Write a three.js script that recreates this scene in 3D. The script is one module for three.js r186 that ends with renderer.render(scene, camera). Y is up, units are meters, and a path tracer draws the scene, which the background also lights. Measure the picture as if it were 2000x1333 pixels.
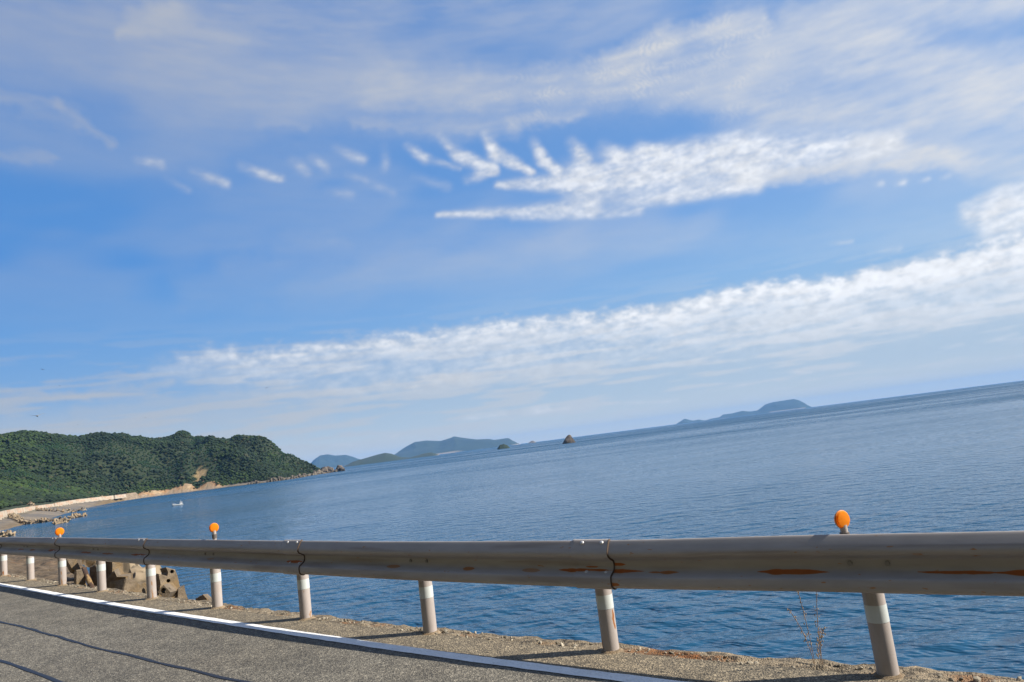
import * as THREE from 'three';
import { mergeGeometries, mergeVertices, toCreasedNormals } from 'three/addons/utils/BufferGeometryUtils.js';
import { Brush, Evaluator, SUBTRACTION } from 'three-bvh-csg';

// ---------------------------------------------------------------- camera, light, exposure
const R = Math.PI / 180;
const renderer = new THREE.WebGLRenderer({ antialias: true });
renderer.toneMapping = THREE.LinearToneMapping;
renderer.toneMappingExposure = 1.75;
renderer.shadowMap.enabled = true;
const scene = new THREE.Scene();
const camera = new THREE.PerspectiveCamera(50.92, 1024 / 682, 0.1, 60000);
camera.position.set(0, 6.5, 0);
camera.rotation.order = 'YXZ';
camera.rotation.set(8.172 * R, 0, -7.202 * R);
const SUN_AZ = 88 * R, SUN_EL = 42 * R;
const sunDir = new THREE.Vector3(Math.sin(SUN_AZ) * Math.cos(SUN_EL), Math.sin(SUN_EL), -Math.cos(SUN_AZ) * Math.cos(SUN_EL));
const sun = new THREE.DirectionalLight(new THREE.Color(1, 0.93, 0.82), 5);
sun.position.copy(sunDir).multiplyScalar(80);
sun.target.position.set(-4, 5, -10);
sun.castShadow = true; sun.shadow.radius = 1;
Object.assign(sun.shadow.camera, { left: -60, right: 60, top: 60, bottom: -60, near: 1, far: 220 });
sun.shadow.mapSize.set(4096, 4096);
scene.add(sun, sun.target);

// ---------------------------------------------------------------- noise
let seedState = 7;
const rnd = () => { seedState = (seedState + 0x6d2b79f5) | 0; let t = Math.imul(seedState ^ (seedState >>> 15), 1 | seedState); t = (t + Math.imul(t ^ (t >>> 7), 61 | t)) ^ t; return ((t ^ (t >>> 14)) >>> 0) / 4294967296; };
const rr = (a, b) => a + (b - a) * rnd();
const hash = (x, y, z = 0) => { let h = Math.imul(x, 374761393) ^ Math.imul(y, 668265263) ^ Math.imul(z, 2147483647 ^ 0x5bd1e995); h = Math.imul(h ^ (h >>> 13), 1274126177); h ^= h >>> 16; return (h >>> 0) / 4294967296; };
const sm = (t) => t * t * (3 - 2 * t);
const clamp = (v, a = 0, b = 1) => Math.min(b, Math.max(a, v));
const ss = (a, b, v) => sm(clamp((v - a) / (b - a)));
const lerp = (a, b, t) => a + (b - a) * t;
function n2(x, y, s = 0) { const i = Math.floor(x), j = Math.floor(y), u = sm(x - i), v = sm(y - j); return lerp(lerp(hash(i, j, s), hash(i + 1, j, s), u), lerp(hash(i, j + 1, s), hash(i + 1, j + 1, s), u), v); }
function fbm(x, y, o = 4, s = 0, g = 0.5) { let a = 1, f = 0, t = 0; for (let k = 0; k < o; k++) { f += a * n2(x, y, s + k); t += a; a *= g; const q = x * 0.8 - y * 0.6; y = (x * 0.6 + y * 0.8) * 2.03 + 11.3; x = q * 2.03 + 3.7; } return f / t; }
function n3(x, y, z, s = 0) { const k = Math.floor(z), w = sm(z - k); return lerp(n2(x + k * 17.13, y + k * 9.71, s), n2(x + (k + 1) * 17.13, y + (k + 1) * 9.71, s), w); }
const f3 = (x, y, z, o = 3, s = 0) => { let a = 1, f = 0, t = 0; for (let k = 0; k < o; k++) { f += a * n3(x, y, z, s + k); t += a; a *= 0.5; x *= 2.07; y *= 2.07; z *= 2.07; } return f / t; };
const lin = (r, g, b) => new THREE.Color().setRGB(r / 255, g / 255, b / 255, THREE.SRGBColorSpace);

// ---------------------------------------------------------------- the sky: clear air and drifting clouds, the same all round
{
  const W = 4096, H = 2048, T = 1024;
  const strokes = [[-4.79,18.74,7.67,17.89,0.27,0.76,0.75,1],[1.27,17.76,11.68,16.81,0.27,0.3,0.5,1],[0.36,20.5,7.97,19.82,0.3,1.07,0.85,1],[7.16,20.03,20.04,18.81,1.45,1.9,0.95,1],[12.39,21.07,20.25,19.93,0.69,0.84,0.7,1],[7.67,17.89,20.85,16.94,0.53,0.57,0.75,1],[20.1,19.13,30.2,17.37,1.75,0.99,0.88,1],[19.85,17.75,33.37,15.61,0.69,0.61,0.75,0],[28.9,17.59,34.19,15.07,0.95,0.69,0.6,0],[33.39,15.67,37.56,13.13,0.95,1.52,0.45,0],[-4.02,24.8,-2.33,22.89,0.3,0.57,0.8,1],[-2.52,23.1,0.29,21.56,0.65,0.38,0.95,1],[-2.05,21.15,0.19,21.77,0.42,0.42,0.85,1],[-0.04,24.41,0.61,22.88,0.34,0.57,0.95,1],[0.52,22.89,3.38,21.14,0.65,0.3,1,1],[3.92,23.31,4.45,21.92,0.46,0.49,0.95,1],[4.25,22.03,5.68,20.97,0.53,0.38,0.9,1],[7.09,22.84,7.88,21.4,0.46,0.57,0.95,1],[9.51,21.98,11.18,20.83,0.61,0.69,0.95,1],[12.48,21.62,13.59,20.83,0.53,0.61,0.8,1],[-6.68,24.13,-5.32,23.08,0.34,0.46,0.65,1],[-5.32,23.08,-2.66,22.03,0.34,0.15,0.5,1],[-4.11,25.07,2.25,24.6,0.76,0.61,0.25,0],[-8.69,23.99,-8.67,22.74,0.34,0.34,0.38,1],[-12.34,24.15,-10.57,23.33,0.3,0.34,0.55,1],[-16.07,23.34,-15.14,22.62,0.42,0.42,0.5,1],[-14.45,23.53,-13.41,22.91,0.34,0.34,0.42,1],[-19.99,22.97,-17.16,22.17,0.42,0.3,0.72,1],[-23.54,22.57,-21.21,21.8,0.23,0.3,0.65,1],[-27.2,23.21,-25.76,22.98,0.3,0.3,0.48,1],[-25.54,21.97,-24.09,21.27,0.23,0.23,0.3,1],[-11.71,22.32,-10.44,21.84,0.27,0.27,0.35,1],[-13.45,21.25,-11.8,20.72,0.3,0.3,0.3,1],[-10.13,21.67,-8.47,20.76,0.3,0.34,0.3,1],[-6.32,21.81,-3.81,20.78,0.3,0.34,0.32,1],[28.79,14.87,29.12,14.85,0.19,0.19,0.5,1],[30.06,14.59,30.52,14.6,0.19,0.23,0.6,1],[31.49,14.28,32.07,14.36,0.15,0.15,0.45,1],[32.8,14.25,33.17,14.24,0.15,0.15,0.35,1],[25.06,11.47,26.42,11.3,0.15,0.15,0.4,1],[27.52,10.26,29.38,10.12,0.19,0.19,0.4,1],[11.07,27.97,15.82,28.41,0.84,1.07,0.65,0],[10.09,27.32,21.41,25.95,1.33,1.71,0.5,0],[15.82,28.41,22.98,27.85,0.95,0.76,0.6,0],[21.08,28.14,32.24,24.07,1.52,1.07,0.45,0],[26.01,27.77,32.02,26.08,0.95,0.84,0.4,0],[23.26,25.5,31.71,23.13,1.6,1.52,0.36,0],[-9.37,28.22,11.24,26.56,0.99,1.52,0.45,0],[-8.4,29.18,9.53,26.58,1.52,1.52,0.22,0],[2.33,25.12,8.0,24.75,0.49,0.49,0.45,0],[-10.9,25.95,2.34,25.19,0.46,0.53,0.32,0],[19.66,23.05,38.58,18.15,1.83,2.28,0.42,0],[13.21,25.73,22.7,22.73,1.14,1.14,0.32,0],[22.43,21.34,38.26,16.63,1.07,1.83,0.42,0],[33.43,25.01,39.69,23.34,0.91,1.14,0.5,0],[28.57,24.48,37.46,19.56,1.52,1.37,0.34,0],[33.9,21.25,38.51,17.85,1.75,1.9,0.3,0],[-37.3,29.32,-9.85,31.25,4.0,3.62,0.4,0],[-37.26,31.06,39.59,22.89,2.09,1.9,0.2,0],[-24.21,26.14,-1.73,27.21,2.28,2.28,0.2,0],[-27.8,31.24,-24.47,32.99,0.46,1.29,0.62,0],[-25.9,32.21,-19.46,31.58,0.99,0.38,0.28,0],[-36.78,26.37,-32.0,26.17,0.34,0.38,0.34,0],[-32.0,26.17,-28.57,24.31,0.49,0.27,0.36,0],[-34.47,25.66,-31.08,25.1,0.53,0.46,0.22,0],[-36.57,22.68,-32.72,23.17,0.42,0.38,0.3,0],[-36.83,23.9,-22.62,22.71,2.09,1.52,0.14,0],[-17.8,26.09,-14.63,25.74,0.34,0.23,0.2,0],[-23.87,14.36,5.2,15.53,1.52,2.09,0.17,0],[-21.26,15.71,-13.06,16.98,0.91,0.99,0.14,0],[5.2,15.53,33.92,10.63,1.52,1.14,0.1,0],[34.01,11.37,38.03,11.34,0.76,1.52,0.95,1],[33.6,12.05,36.07,12.42,0.23,0.34,0.5,1],[35.22,10.06,37.75,9.89,0.99,1.29,0.85,1],[-37.1,6.73,-25.98,7.47,0.42,0.38,0.5,0],[-31.76,5.99,-3.22,5.62,0.46,0.34,0.45,0],[-37.09,7.51,-27.02,6.53,0.27,0.23,0.35,0],[-37.13,5.23,-14.99,4.21,0.91,0.99,0.42,0],[-33.18,8.06,-28.55,8.6,0.19,0.15,0.3,0],[-14.45,5.98,6.97,4.72,0.46,0.3,0.35,0],[-5.63,2.48,-1.33,2.48,0.19,0.27,0.5,1],[0.17,2.33,3.76,2.2,0.15,0.15,0.4,1],[0.53,2.62,1.96,2.56,0.27,0.23,0.45,1],[6.62,2.28,12.33,1.76,0.15,0.15,0.45,1],[20.6,2.66,22.22,2.56,0.11,0.11,0.5,1],[30.6,2.84,31.88,2.89,0.11,0.11,0.45,1],[32.71,2.88,35.06,2.96,0.11,0.11,0.4,1],[-10.53,1.75,-9.92,1.87,0.15,0.15,0.4,1],[-15.21,1.64,-12.91,1.52,0.11,0.11,0.35,1],[13.36,2.06,17.22,2.3,0.15,0.11,0.25,1]];
  const bankTop = [[-31.71,7.45],[-27.88,9.14],[-25.86,9.68],[-23.41,10.36],[-20.56,9.95],[-16.04,10.09],[-8.06,10.17],[0.27,10.26],[6.48,9.92],[12.56,9.59],[16.58,10.02],[20.36,9.86],[24.59,9.23],[27.37,9.44],[30.6,9.24],[33.68,9.36],[36.56,9.38],[38.13,9.11]], bankBot = [[-31.72,7.1],[-27.94,7.91],[-23.62,6.76],[-12.55,5.38],[-0.39,5.11],[15.69,4.59],[35.59,4.28],[37.17,4.08]];
  const along = (l, a) => { if (a <= l[0][0]) return l[0][1]; for (let i = 1; i < l.length; i++) if (a <= l[i][0]) return lerp(l[i - 1][1], l[i][1], (a - l[i - 1][0]) / (l[i][0] - l[i - 1][0])); return l[l.length - 1][1]; };
  const cover = new Float32Array(T * T), shade = new Float32Array(T * T);
  for (let r = 0; r < T; r++) {
    const el = (r + 0.5) / T * 90, ce = Math.cos(el * R);
    for (let c = 0; c < T; c++) {
      const az = (c + 0.5) / T * 90 - 45, x = az * ce;
      // bend the strokes with wind-drawn noise
      const wx = (fbm(x * 0.35, el * 0.5, 3, 11) - 0.5) * 2.0 + (fbm(x * 1.7, el * 2.0, 3, 21) - 0.5) * 0.7;
      const wy = (fbm(x * 0.3, el * 0.5, 3, 31) - 0.5) * 1.0 + (fbm(x * 1.7, el * 2.2, 3, 41) - 0.5) * 0.55;
      let veil = 1, puff = 1;
      if (el < 40) for (const s of strokes) {
        const k = s[7] ? 0.28 : 1, ax = az + wx * k / ce, ey = el + wy * k;
        const m = Math.max(s[4], s[5]) * 2.3 + 0.2;
        if (ey < Math.min(s[1], s[3]) - m || ey > Math.max(s[1], s[3]) + m) continue;
        const dx = (s[2] - s[0]) * ce, dy = s[3] - s[1], px = (ax - s[0]) * ce, py = ey - s[1];
        const w0 = Math.max(s[4], s[5]), q = (px * dx + py * dy) / (dx * dx + dy * dy), t = clamp(q), w = lerp(s[4], s[5], t) * (s[7] ? (w0 < 0.38 ? 1.25 : w0 < 0.7 ? 1.05 : 1.0) : 1);
        const d = Math.hypot(px - dx * t, py - dy * t) / w;
        if (d > 1.7) continue;
        if (s[7]) puff *= 1 - s[6] * (1 - ss(0.0, 1.7, d)) * (w0 < 0.75 ? 0.45 + 0.55 * ss(0, 0.55, t) : 1); else veil *= 1 - s[6] * (1 - ss(0.0, 1.7, d));
      }
      veil = 1 - veil; puff = 1 - puff;
      const streak = fbm(x * 0.45 + el * 0.25, el * 2.2, 5, 51), fine = fbm(x * 3.2, el * 4.2, 4, 61), lump = fbm(x * 0.7, el * 1.2, 4, 71), mid = fbm(x * 1.25 - el * 0.35, el * 2.1 + x * 0.3, 5, 77, 0.58);
      const wisp = fbm(x * 0.8 + el * 0.6, el * 4.4 - x * 0.5, 5, 81), right = clamp((az + 30) / 65), drift = fbm(x * 0.55 - el * 0.1, el * 1.3 + x * 0.08, 6, 86, 0.6);
      // the long low bank
      const top = along(bankTop, az) + (mid - 0.5) * 1.1 + (fine - 0.5) * 0.35, bot = along(bankBot, az), dd = top - el, len = Math.max(0.6, top - bot);
      const crest = ss(-0.25, lerp(1.5, 0.75, right), dd) * (1 - 0.42 * ss(0.8, 3.2, dd)), body = 1 - ss(len * 0.6, len * 1.35, dd);
      let bank = crest * body * ss(-33, -20, az) * lerp(0.72, 1.0, right) * clamp(lerp(0.35, 0.6, right) + 1.15 * (streak * 0.4 + wisp * 0.6) + (mid - 0.5) * 0.9 - 0.12, 0, 1.15);
      const lowN = fbm(x * 0.22 + 7, el * 2.6, 5, 88), low = ss(13, 5, el) * (0.04 + 0.52 * ss(0.44, 0.64, lowN)) * ss(0.2, 2.5, el);
      // ripples in the thin high veil
      const rip = (ss(19, 22, el) * (1 - ss(31, 34, el)) * (1 - ss(9, 17, Math.abs(az - 12)))) * Math.sin((x * 0.95 + el * 0.5 + (lump - 0.5) * 2.0) * 15) * ss(0.45, 0.7, drift);
      const high = ss(26, 38, el) * (0.10 + 0.24 * ss(0.35, 0.75, streak)) * (0.8 + 0.4 * right);
      let a = 1 - (1 - veil * lerp(0.74, 0.12 + 1.65 * (streak * 0.6 + drift * 0.4), 0.25 + 0.65 * right)) * (1 - high * 0.75);
      a *= 1 + 0.16 * rip;
      const soft = Math.pow(puff, 1.15) * (0.16 + 1.6 * (mid * 0.45 + wisp * 0.55)) * 1.0, cut_ = ss(0.1, 1.1, puff * 1.1 + (mid - 0.5) * 2.2 * (0.06 + puff) * (1.3 - puff));
      const p = clamp(soft * 0.78 + cut_ * 0.22 * Math.min(1, puff * 2)) * (0.88 + 0.24 * (fine - 0.3));
      a = 1 - (1 - clamp(a)) * (1 - clamp(p) * 0.95) * (1 - clamp(bank)) * (1 - low);
      a = 1 - (1 - a) * (1 - (0.04 + 0.26 * ss(0.34, 0.68, fbm(x * 0.10 + 4, el * 0.30 - x * 0.03, 3, 89)) * (0.8 + 0.4 * streak)) * ss(9, 16, el) * (0.6 + 0.4 * right));
      const solid = Math.max(clamp(p), clamp(bank));
      cover[r * T + c] = clamp(a, 0, 0.97);
      shade[r * T + c] = lerp(0.66, 0.82, right) * (1 - solid) + solid * (0.97 + 0.42 * (mid - 0.5) + 0.05 * crest);
    }
  }
  const knots = [[0, 224, 220, 208, 218, 220, 212], [2.5, 180, 199, 215, 186, 204, 220], [7, 126, 170, 218, 152, 189, 224], [11, 100, 157, 219, 144, 186, 230], [16, 76, 142, 214, 122, 170, 227], [22, 78, 139, 209, 110, 159, 220], [30, 84, 134, 201, 108, 154, 214], [45, 74, 122, 190, 92, 138, 202], [90, 50, 92, 160, 55, 98, 166]]
    .map(([e, ...c]) => { const l = lin(...c.slice(0, 3)), r = lin(...c.slice(3)); return [e, l.r, l.g, l.b, r.r, r.g, r.b]; });
  const data = new Float32Array(W * H * 4), white = [0.86, 0.885, 0.93];
  for (let r = 0; r < H; r++) {
    const el = (r + 0.5) / H * 180 - 90, e = Math.max(0, el);
    let k = 1; while (k < knots.length - 1 && e > knots[k][0]) k++;
    const A = knots[k - 1], B = knots[k], t = clamp((e - A[0]) / (B[0] - A[0]));
    for (let c = 0; c < W; c++) {
      const az = ((c + 0.5) / W - 0.5) * 360 + 90, o = (r * W + c) * 4;
      const m = ss(0.08, 0.85, 0.5 + 0.5 * Math.cos(az * R - SUN_AZ) * Math.cos(e * R));
      const cs = Math.cos(e * R) * Math.cos(SUN_EL) * Math.cos(az * R - SUN_AZ) + Math.sin(e * R) * Math.sin(SUN_EL);
      const glow = 0.10 * Math.pow(clamp(cs), 4) + 0.5 * Math.pow(clamp(cs), 40);
      let a = 0, sh = 1;
      if (el > 0) {
        let q = (az + 45) / 90; const i = Math.floor(q); q -= i; if (((i % 2) + 2) % 2) q = 1 - q;
        const col = Math.min(T - 1, Math.floor(q * T)), row = Math.min(T - 1, Math.floor(el / 90 * T));
        a = cover[row * T + col]; sh = shade[row * T + col];
      }
      for (let j = 0; j < 3; j++) {
        const air = lerp(lerp(A[1 + j], B[1 + j], t), lerp(A[4 + j], B[4 + j], t), m) + glow;
        data[o + j] = lerp(air, white[j] * sh * (0.86 + 0.16 * m) + glow * 0.6, a) / 1.75;
      }
      data[o + 3] = 1;
    }
  }
  const tex = new THREE.DataTexture(data, W, H, THREE.RGBAFormat, THREE.FloatType);
  tex.mapping = THREE.EquirectangularReflectionMapping; tex.magFilter = THREE.LinearFilter; tex.needsUpdate = true;
  scene.background = tex; scene.environment = tex;
}
scene.fog = new THREE.FogExp2(new THREE.Color(0.20, 0.50, 1.0), 4.8e-5);

// ---------------------------------------------------------------- helpers
const used = new Map();
const numbered = (n) => { const k = used.get(n) ?? 0; used.set(n, k + 1); return k ? n + '_' + String(k).padStart(3, '0') : n; };
function mesh(name, geo, mat, parent) { const m = new THREE.Mesh(geo, mat); m.name = parent ? name : numbered(name); m.castShadow = m.receiveShadow = true; (parent ?? scene).add(m); return m; }
function tag(o, label, category, group) { o.userData.label = label; if (category) o.userData.category = category; if (group) o.userData.group = group; return o; }
function structure(o, label, category) { o.userData.kind = 'structure'; o.userData.label = label; if (category) o.userData.category = category; return o; }
function stuff(o, label, category) { o.userData.kind = 'stuff'; o.userData.label = label; if (category) o.userData.category = category; return o; }
function thing(name, label, category, pos = [0, 0, 0], group) { const g = new THREE.Group(); g.name = numbered(name); g.position.set(...pos); scene.add(g); return tag(g, label, category, group); }
const std = (o) => new THREE.MeshStandardMaterial(o);
const rgb = (r, g, b) => new THREE.Color(r, g, b);
function tex(w, h, fn, srgb = true, wrap = THREE.RepeatWrapping) {
  const d = new Uint8Array(w * h * 4);
  for (let y = 0, o = 0; y < h; y++) for (let x = 0; x < w; x++, o += 4) { const c = fn(x, y); d[o] = clamp(c[0]) * 255; d[o + 1] = clamp(c[1]) * 255; d[o + 2] = clamp(c[2]) * 255; d[o + 3] = 255; }
  const t = new THREE.DataTexture(d, w, h); t.wrapS = t.wrapT = wrap; t.magFilter = THREE.LinearFilter; t.minFilter = THREE.LinearMipmapLinearFilter; t.generateMipmaps = true; if (srgb) t.colorSpace = THREE.SRGBColorSpace; t.needsUpdate = true; return t;
}
// tileable value noise
const tn = (x, y, p, s) => { const i = Math.floor(x), j = Math.floor(y), u = sm(x - i), v = sm(y - j), a = ((i % p) + p) % p, b = ((j % p) + p) % p, c = (a + 1) % p, d = (b + 1) % p; return lerp(lerp(hash(a, b, s), hash(c, b, s), u), lerp(hash(a, d, s), hash(c, d, s), u), v); };
const tfbm = (x, y, p, o, s) => { let a = 1, f = 0, t = 0; for (let k = 0; k < o; k++) { f += a * tn(x * p, y * p, p, s + k); t += a; a *= 0.55; p *= 2; } return f / t; };
function grid(nu, nv, fn, opt = {}) { // surface from (u, v) in 0..1 to [x, y, z, (texture u, v), (colour)]
  const pos = [], uv = [], col = [], idx = [];
  for (let j = 0; j <= nv; j++) for (let i = 0; i <= nu; i++) { const p = fn(i / nu, j / nv, i, j); pos.push(p[0], p[1], p[2]); uv.push(p[3] ?? 0, p[4] ?? 0); if (p[5]) col.push(...p[5]); }
  for (let j = 0; j < nv; j++) for (let i = 0; i < nu; i++) { if (opt.skip && opt.skip(i, j)) continue; const a = j * (nu + 1) + i, b = a + 1, c = a + nu + 1, d = c + 1; if (opt.flip) idx.push(a, c, b, b, c, d); else idx.push(a, b, c, b, d, c); }
  const g = new THREE.BufferGeometry();
  g.setAttribute('position', new THREE.Float32BufferAttribute(pos, 3)); g.setAttribute('uv', new THREE.Float32BufferAttribute(uv, 2));
  if (col.length) g.setAttribute('color', new THREE.Float32BufferAttribute(col, 3));
  g.setIndex(idx); g.computeVertexNormals(); return g;
}
const flatGeo = (g) => { const f = g.toNonIndexed(); f.computeVertexNormals(); return f; };

// ---------------------------------------------------------------- the line of the road: t in metres along the posts from the nearest one, d in metres towards the road
const PATH = new Map();
function heading(t) { if (t < 0) return -0.9767 + 0.0165 * Math.max(t, -30); const q = Math.min(t, 18); return -0.976714 + 0.016547 * q - 0.00054 * q * q - 0.004 * Math.max(0, t - 18); }
{
  let x = 2.114746, z = -4.86269; PATH.set(0, [x, z]);
  for (let i = 0; i < 1000; i++) { const h = heading(i * 0.05 + 0.025); x += 0.05 * Math.sin(h); z -= 0.05 * Math.cos(h); PATH.set(i + 1, [x, z]); }
  x = 2.114746; z = -4.86269;
  for (let i = 0; i > -600; i--) { const h = heading(i * 0.05 - 0.025); x -= 0.05 * Math.sin(h); z += 0.05 * Math.cos(h); PATH.set(i - 1, [x, z]); }
}
const groundY = (t) => 4.76 + 0.01592 * t;
function onPath(t, d = 0, up = 0) {
  const q = t / 0.05, i = Math.floor(q), a = PATH.get(i), b = PATH.get(i + 1), h = heading(t), k = q - i;
  return [lerp(a[0], b[0], k) - Math.cos(h) * d, groundY(t) + up, lerp(a[1], b[1], k) - Math.sin(h) * d];
}

// ---------------------------------------------------------------- the sea
{
  const N = 2048, TILE = 42, TAB = new Float32Array(N); for (let i = 0; i < N; i++) TAB[i] = Math.cos(i / N * 2 * Math.PI);
  const sx = new Float32Array(N * N), sz = new Float32Array(N * N);
  const comps = [];
  for (let k = 0; k < 110; k++) {
    const wl = 0.15 * Math.pow(2.6 / 0.15, Math.pow(rnd(), 1.35)), n = TILE / wl;
    const dir = (rnd() + rnd() + rnd() - 1.5) * 1.05 + 0.18; // crests lie across the line of sight
    const kx = Math.round(n * Math.sin(dir)), kz = Math.round(n * Math.cos(dir));
    comps.push([kx, kz, Math.floor(rnd() * N), 0.026 * Math.pow(wl / 0.7, 0.05) * rr(0.5, 1.4)]);
  }
  for (const [kx, kz, ph, s] of comps) {
    const L = Math.hypot(kx, kz), ax = s * kx / L, az = s * kz / L;
    for (let j = 0, o = 0; j < N; j++) { let q = (kz * j + ph) % N; if (q < 0) q += N; const st = ((kx % N) + N) % N; for (let i = 0; i < N; i++, o++) { const v = TAB[q]; sx[o] += ax * v; sz[o] += az * v; q += st; if (q >= N) q -= N; } }
  }
  const nm = new Uint8Array(N * N * 4);
  for (let o = 0; o < N * N; o++) {
    // gentle sharpening: steeper where two trains meet
    const l = Math.hypot(sx[o], sz[o]), g = 1 + 1.0 * l, x = -sx[o] * g, y = -sz[o] * g, m = 1 / Math.hypot(x, y, 1);
    nm[o * 4] = clamp(x * m * 0.5 + 0.5) * 255; nm[o * 4 + 1] = clamp(y * m * 0.5 + 0.5) * 255; nm[o * 4 + 2] = (m * 0.5 + 0.5) * 255; nm[o * 4 + 3] = 255;
  }
  const nt = new THREE.DataTexture(nm, N, N); nt.wrapS = nt.wrapT = THREE.RepeatWrapping; nt.magFilter = THREE.LinearFilter; nt.needsUpdate = true;
  const rough = tex(1024, 1024, (x, y) => { const v = tfbm(x / 1024, y / 1024, 6, 5, 90), w = tfbm(x / 1024 * 1, y / 1024 * 1, 3, 3, 95); const q = 0.35 + 0.65 * ss(0.3, 0.7, v * 0.7 + w * 0.3); return [q, q, q]; }, false);
  rough.channel = 1;
  const waves = [];
  for (let k = 0; k < 26; k++) { const wl = 1.6 * Math.pow(9, rnd()), dir = (rnd() + rnd() - 1) * 0.75 + 0.2; waves.push([2 * Math.PI / wl * Math.sin(dir), 2 * Math.PI / wl * Math.cos(dir), rnd() * 6.28, 0.0024 * Math.pow(wl, 0.8) * rr(0.5, 1.3), wl]); }
  const pos = [], uv = [], uv1 = [], idx = [], NA = 720, NR = 430, R0 = 7, R1 = 15000;
  for (let j = 0; j <= NR; j++) {
    const r = R0 * Math.pow(R1 / R0, j / NR), step = r * (Math.pow(R1 / R0, 1 / NR) - 1);
    for (let i = 0; i <= NA; i++) {
      const u = i / NA * 2 - 1, a = (u * 58 + u * u * u * 57) * R, x = Math.sin(a) * r, z = -Math.cos(a) * r;
      let y = 0; for (const w of waves) { const f = ss(2.2, 5, w[4] / step); if (f > 0) { const c = Math.sin(w[0] * x + w[1] * z + w[2]); y += f * w[3] * (c + 0.35 * c * c); } }
      pos.push(x, y, z); uv.push(x / TILE, -z / TILE); uv1.push(x / 2600 + z / 9000, -z / 900);
    }
  }
  // wind-ruffled water in irregular patches: calmer near the shore, rougher in the open
  const ZONES = [1.4, 1.1, 0.8, 0.64, 0.5, 0.66, 0.85, 1.2, 1.6, 2.0, 2.5], bins = ZONES.map(() => []);
  for (let j = 0; j < NR; j++) for (let i = 0; i < NA; i++) {
    const a = j * (NA + 1) + i, b = a + 1, c = a + NA + 1, d = c + 1, x = pos[a * 3], z = pos[a * 3 + 2], off = Math.hypot(x - 4, z + 3);
    const f = [[0, 0], [30, 0.4], [60, 1.6], [120, 2.2], [230, 2.8], [450, 3.8], [900, 4.8], [20000, 5.4]]; let k = 1; while (off > f[k][0]) k++;
    const q = lerp(f[k - 1][1], f[k][1], (off - f[k - 1][0]) / (f[k][0] - f[k - 1][0])) + (fbm(x / 130 + z / 600, z / 55, 4, 97) - 0.5) * 3.4 * ss(40, 160, off) + (hash(i, j, 5) - 0.5) * 0.5;
    bins[Math.round(clamp(q, 0, 5) * 2)].push(a, b, c, b, d, c);
  }
  const g = new THREE.BufferGeometry(); let start = 0; bins.forEach((l, k) => { g.addGroup(start, l.length, k); start += l.length; for (const v of l) idx.push(v); });
  g.setAttribute('position', new THREE.Float32BufferAttribute(pos, 3)); g.setAttribute('uv', new THREE.Float32BufferAttribute(uv, 2)); g.setAttribute('uv1', new THREE.Float32BufferAttribute(uv1, 2));
  g.setIndex(idx); g.computeVertexNormals();
  const m = ZONES.map((k, i) => new THREE.MeshPhysicalMaterial({ color: rgb(0.010, 0.060, 0.120), roughness: [0.18, 0.17, 0.16, 0.155, 0.15, 0.2, 0.25, 0.32, 0.4, 0.45, 0.5][i], roughnessMap: rough, ior: 1.333, normalMap: nt, normalScale: new THREE.Vector2(k, k) }));
  structure(mesh('sea', g, m), 'calm blue sea with fine wind ripples reaching the tilted horizon', 'sea');
}

// ---------------------------------------------------------------- road, shoulder and markings
const asphalt = tex(1024, 1024, (x, y) => {
  const u = x / 1024, v = y / 1024, c = tfbm(u, v, 10, 3, 200), g1 = tn(u * 190, v * 190, 190, 210), g2 = tn(u * 420, v * 420, 420, 220), g3 = tn(u * 84, v * 84, 84, 230), s = Math.pow(g1, 3) * 0.55 + Math.pow(g2, 2) * 0.22 + Math.pow(g3, 4) * 0.4;
  const k = 0.275 + 0.12 * (c - 0.5) + 0.40 * s - 0.08 * (g1 < 0.24 ? 1 : 0) - 0.05 * (g3 < 0.2 ? 1 : 0); return [k * 1.025, k * 0.985, k * 0.89];
});
const asphaltBump = tex(1024, 1024, (x, y) => { const u = x / 1024, v = y / 1024, g1 = tn(u * 190, v * 190, 190, 210), g2 = tn(u * 420, v * 420, 420, 220), k = 0.6 * ss(0.25, 0.8, g1) + 0.4 * g2; return [k, k, k]; }, false);
const roadMat = std({ map: asphalt, bumpMap: asphaltBump, bumpScale: 0.007, roughness: 0.88, vertexColors: true });
const macro = (x, z, s) => { const k = 0.76 + 0.52 * fbm(x * 0.45, z * 0.45, 4, s), w = fbm(x * 1.3 + 9, z * 1.3, 3, s + 9); return [k * (1 + 0.04 * w), k, k * (1 - 0.05 * w)]; };
const T0 = -16, T1 = 40;
const strip = (d0, d1, up0, up1, nt, nd, s, jit = 0) => grid(nt, nd, (u, v) => {
  const t = lerp(T0, T1, u), d = lerp(d0, d1, v), p = onPath(t, d, lerp(up0, up1, v)); const w = macro(t, d, s);
  return [p[0], p[1], p[2], t / 1.6, d / 1.6, w];
}, { flip: false });
structure(mesh('road', strip(0.53, 9.5, 0, 0.06, 220, 40, 300), roadMat), 'grey asphalt coast road with coarse worn aggregate', 'road');
structure(mesh('road_shoulder', strip(0.02, 0.53, 0.0, 0.0, 560, 8, 340), std({ map: asphalt, bumpMap: asphaltBump, bumpScale: 0.008, roughness: 0.9, vertexColors: true, color: rgb(1.22, 1.10, 0.92) })), 'narrow brownish asphalt shoulder between white line and guardrail posts', 'shoulder');
const lineTex = tex(512, 512, (x, y) => { const u = x / 512, v = y / 512, a = tfbm(u, v, 8, 5, 400), g = tn(u * 90, v * 90, 90, 410), k = 0.90 - 0.10 * (a - 0.4) - 0.10 * Math.pow(g, 4); return [k, k * 0.995, k * 0.98]; });
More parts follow.
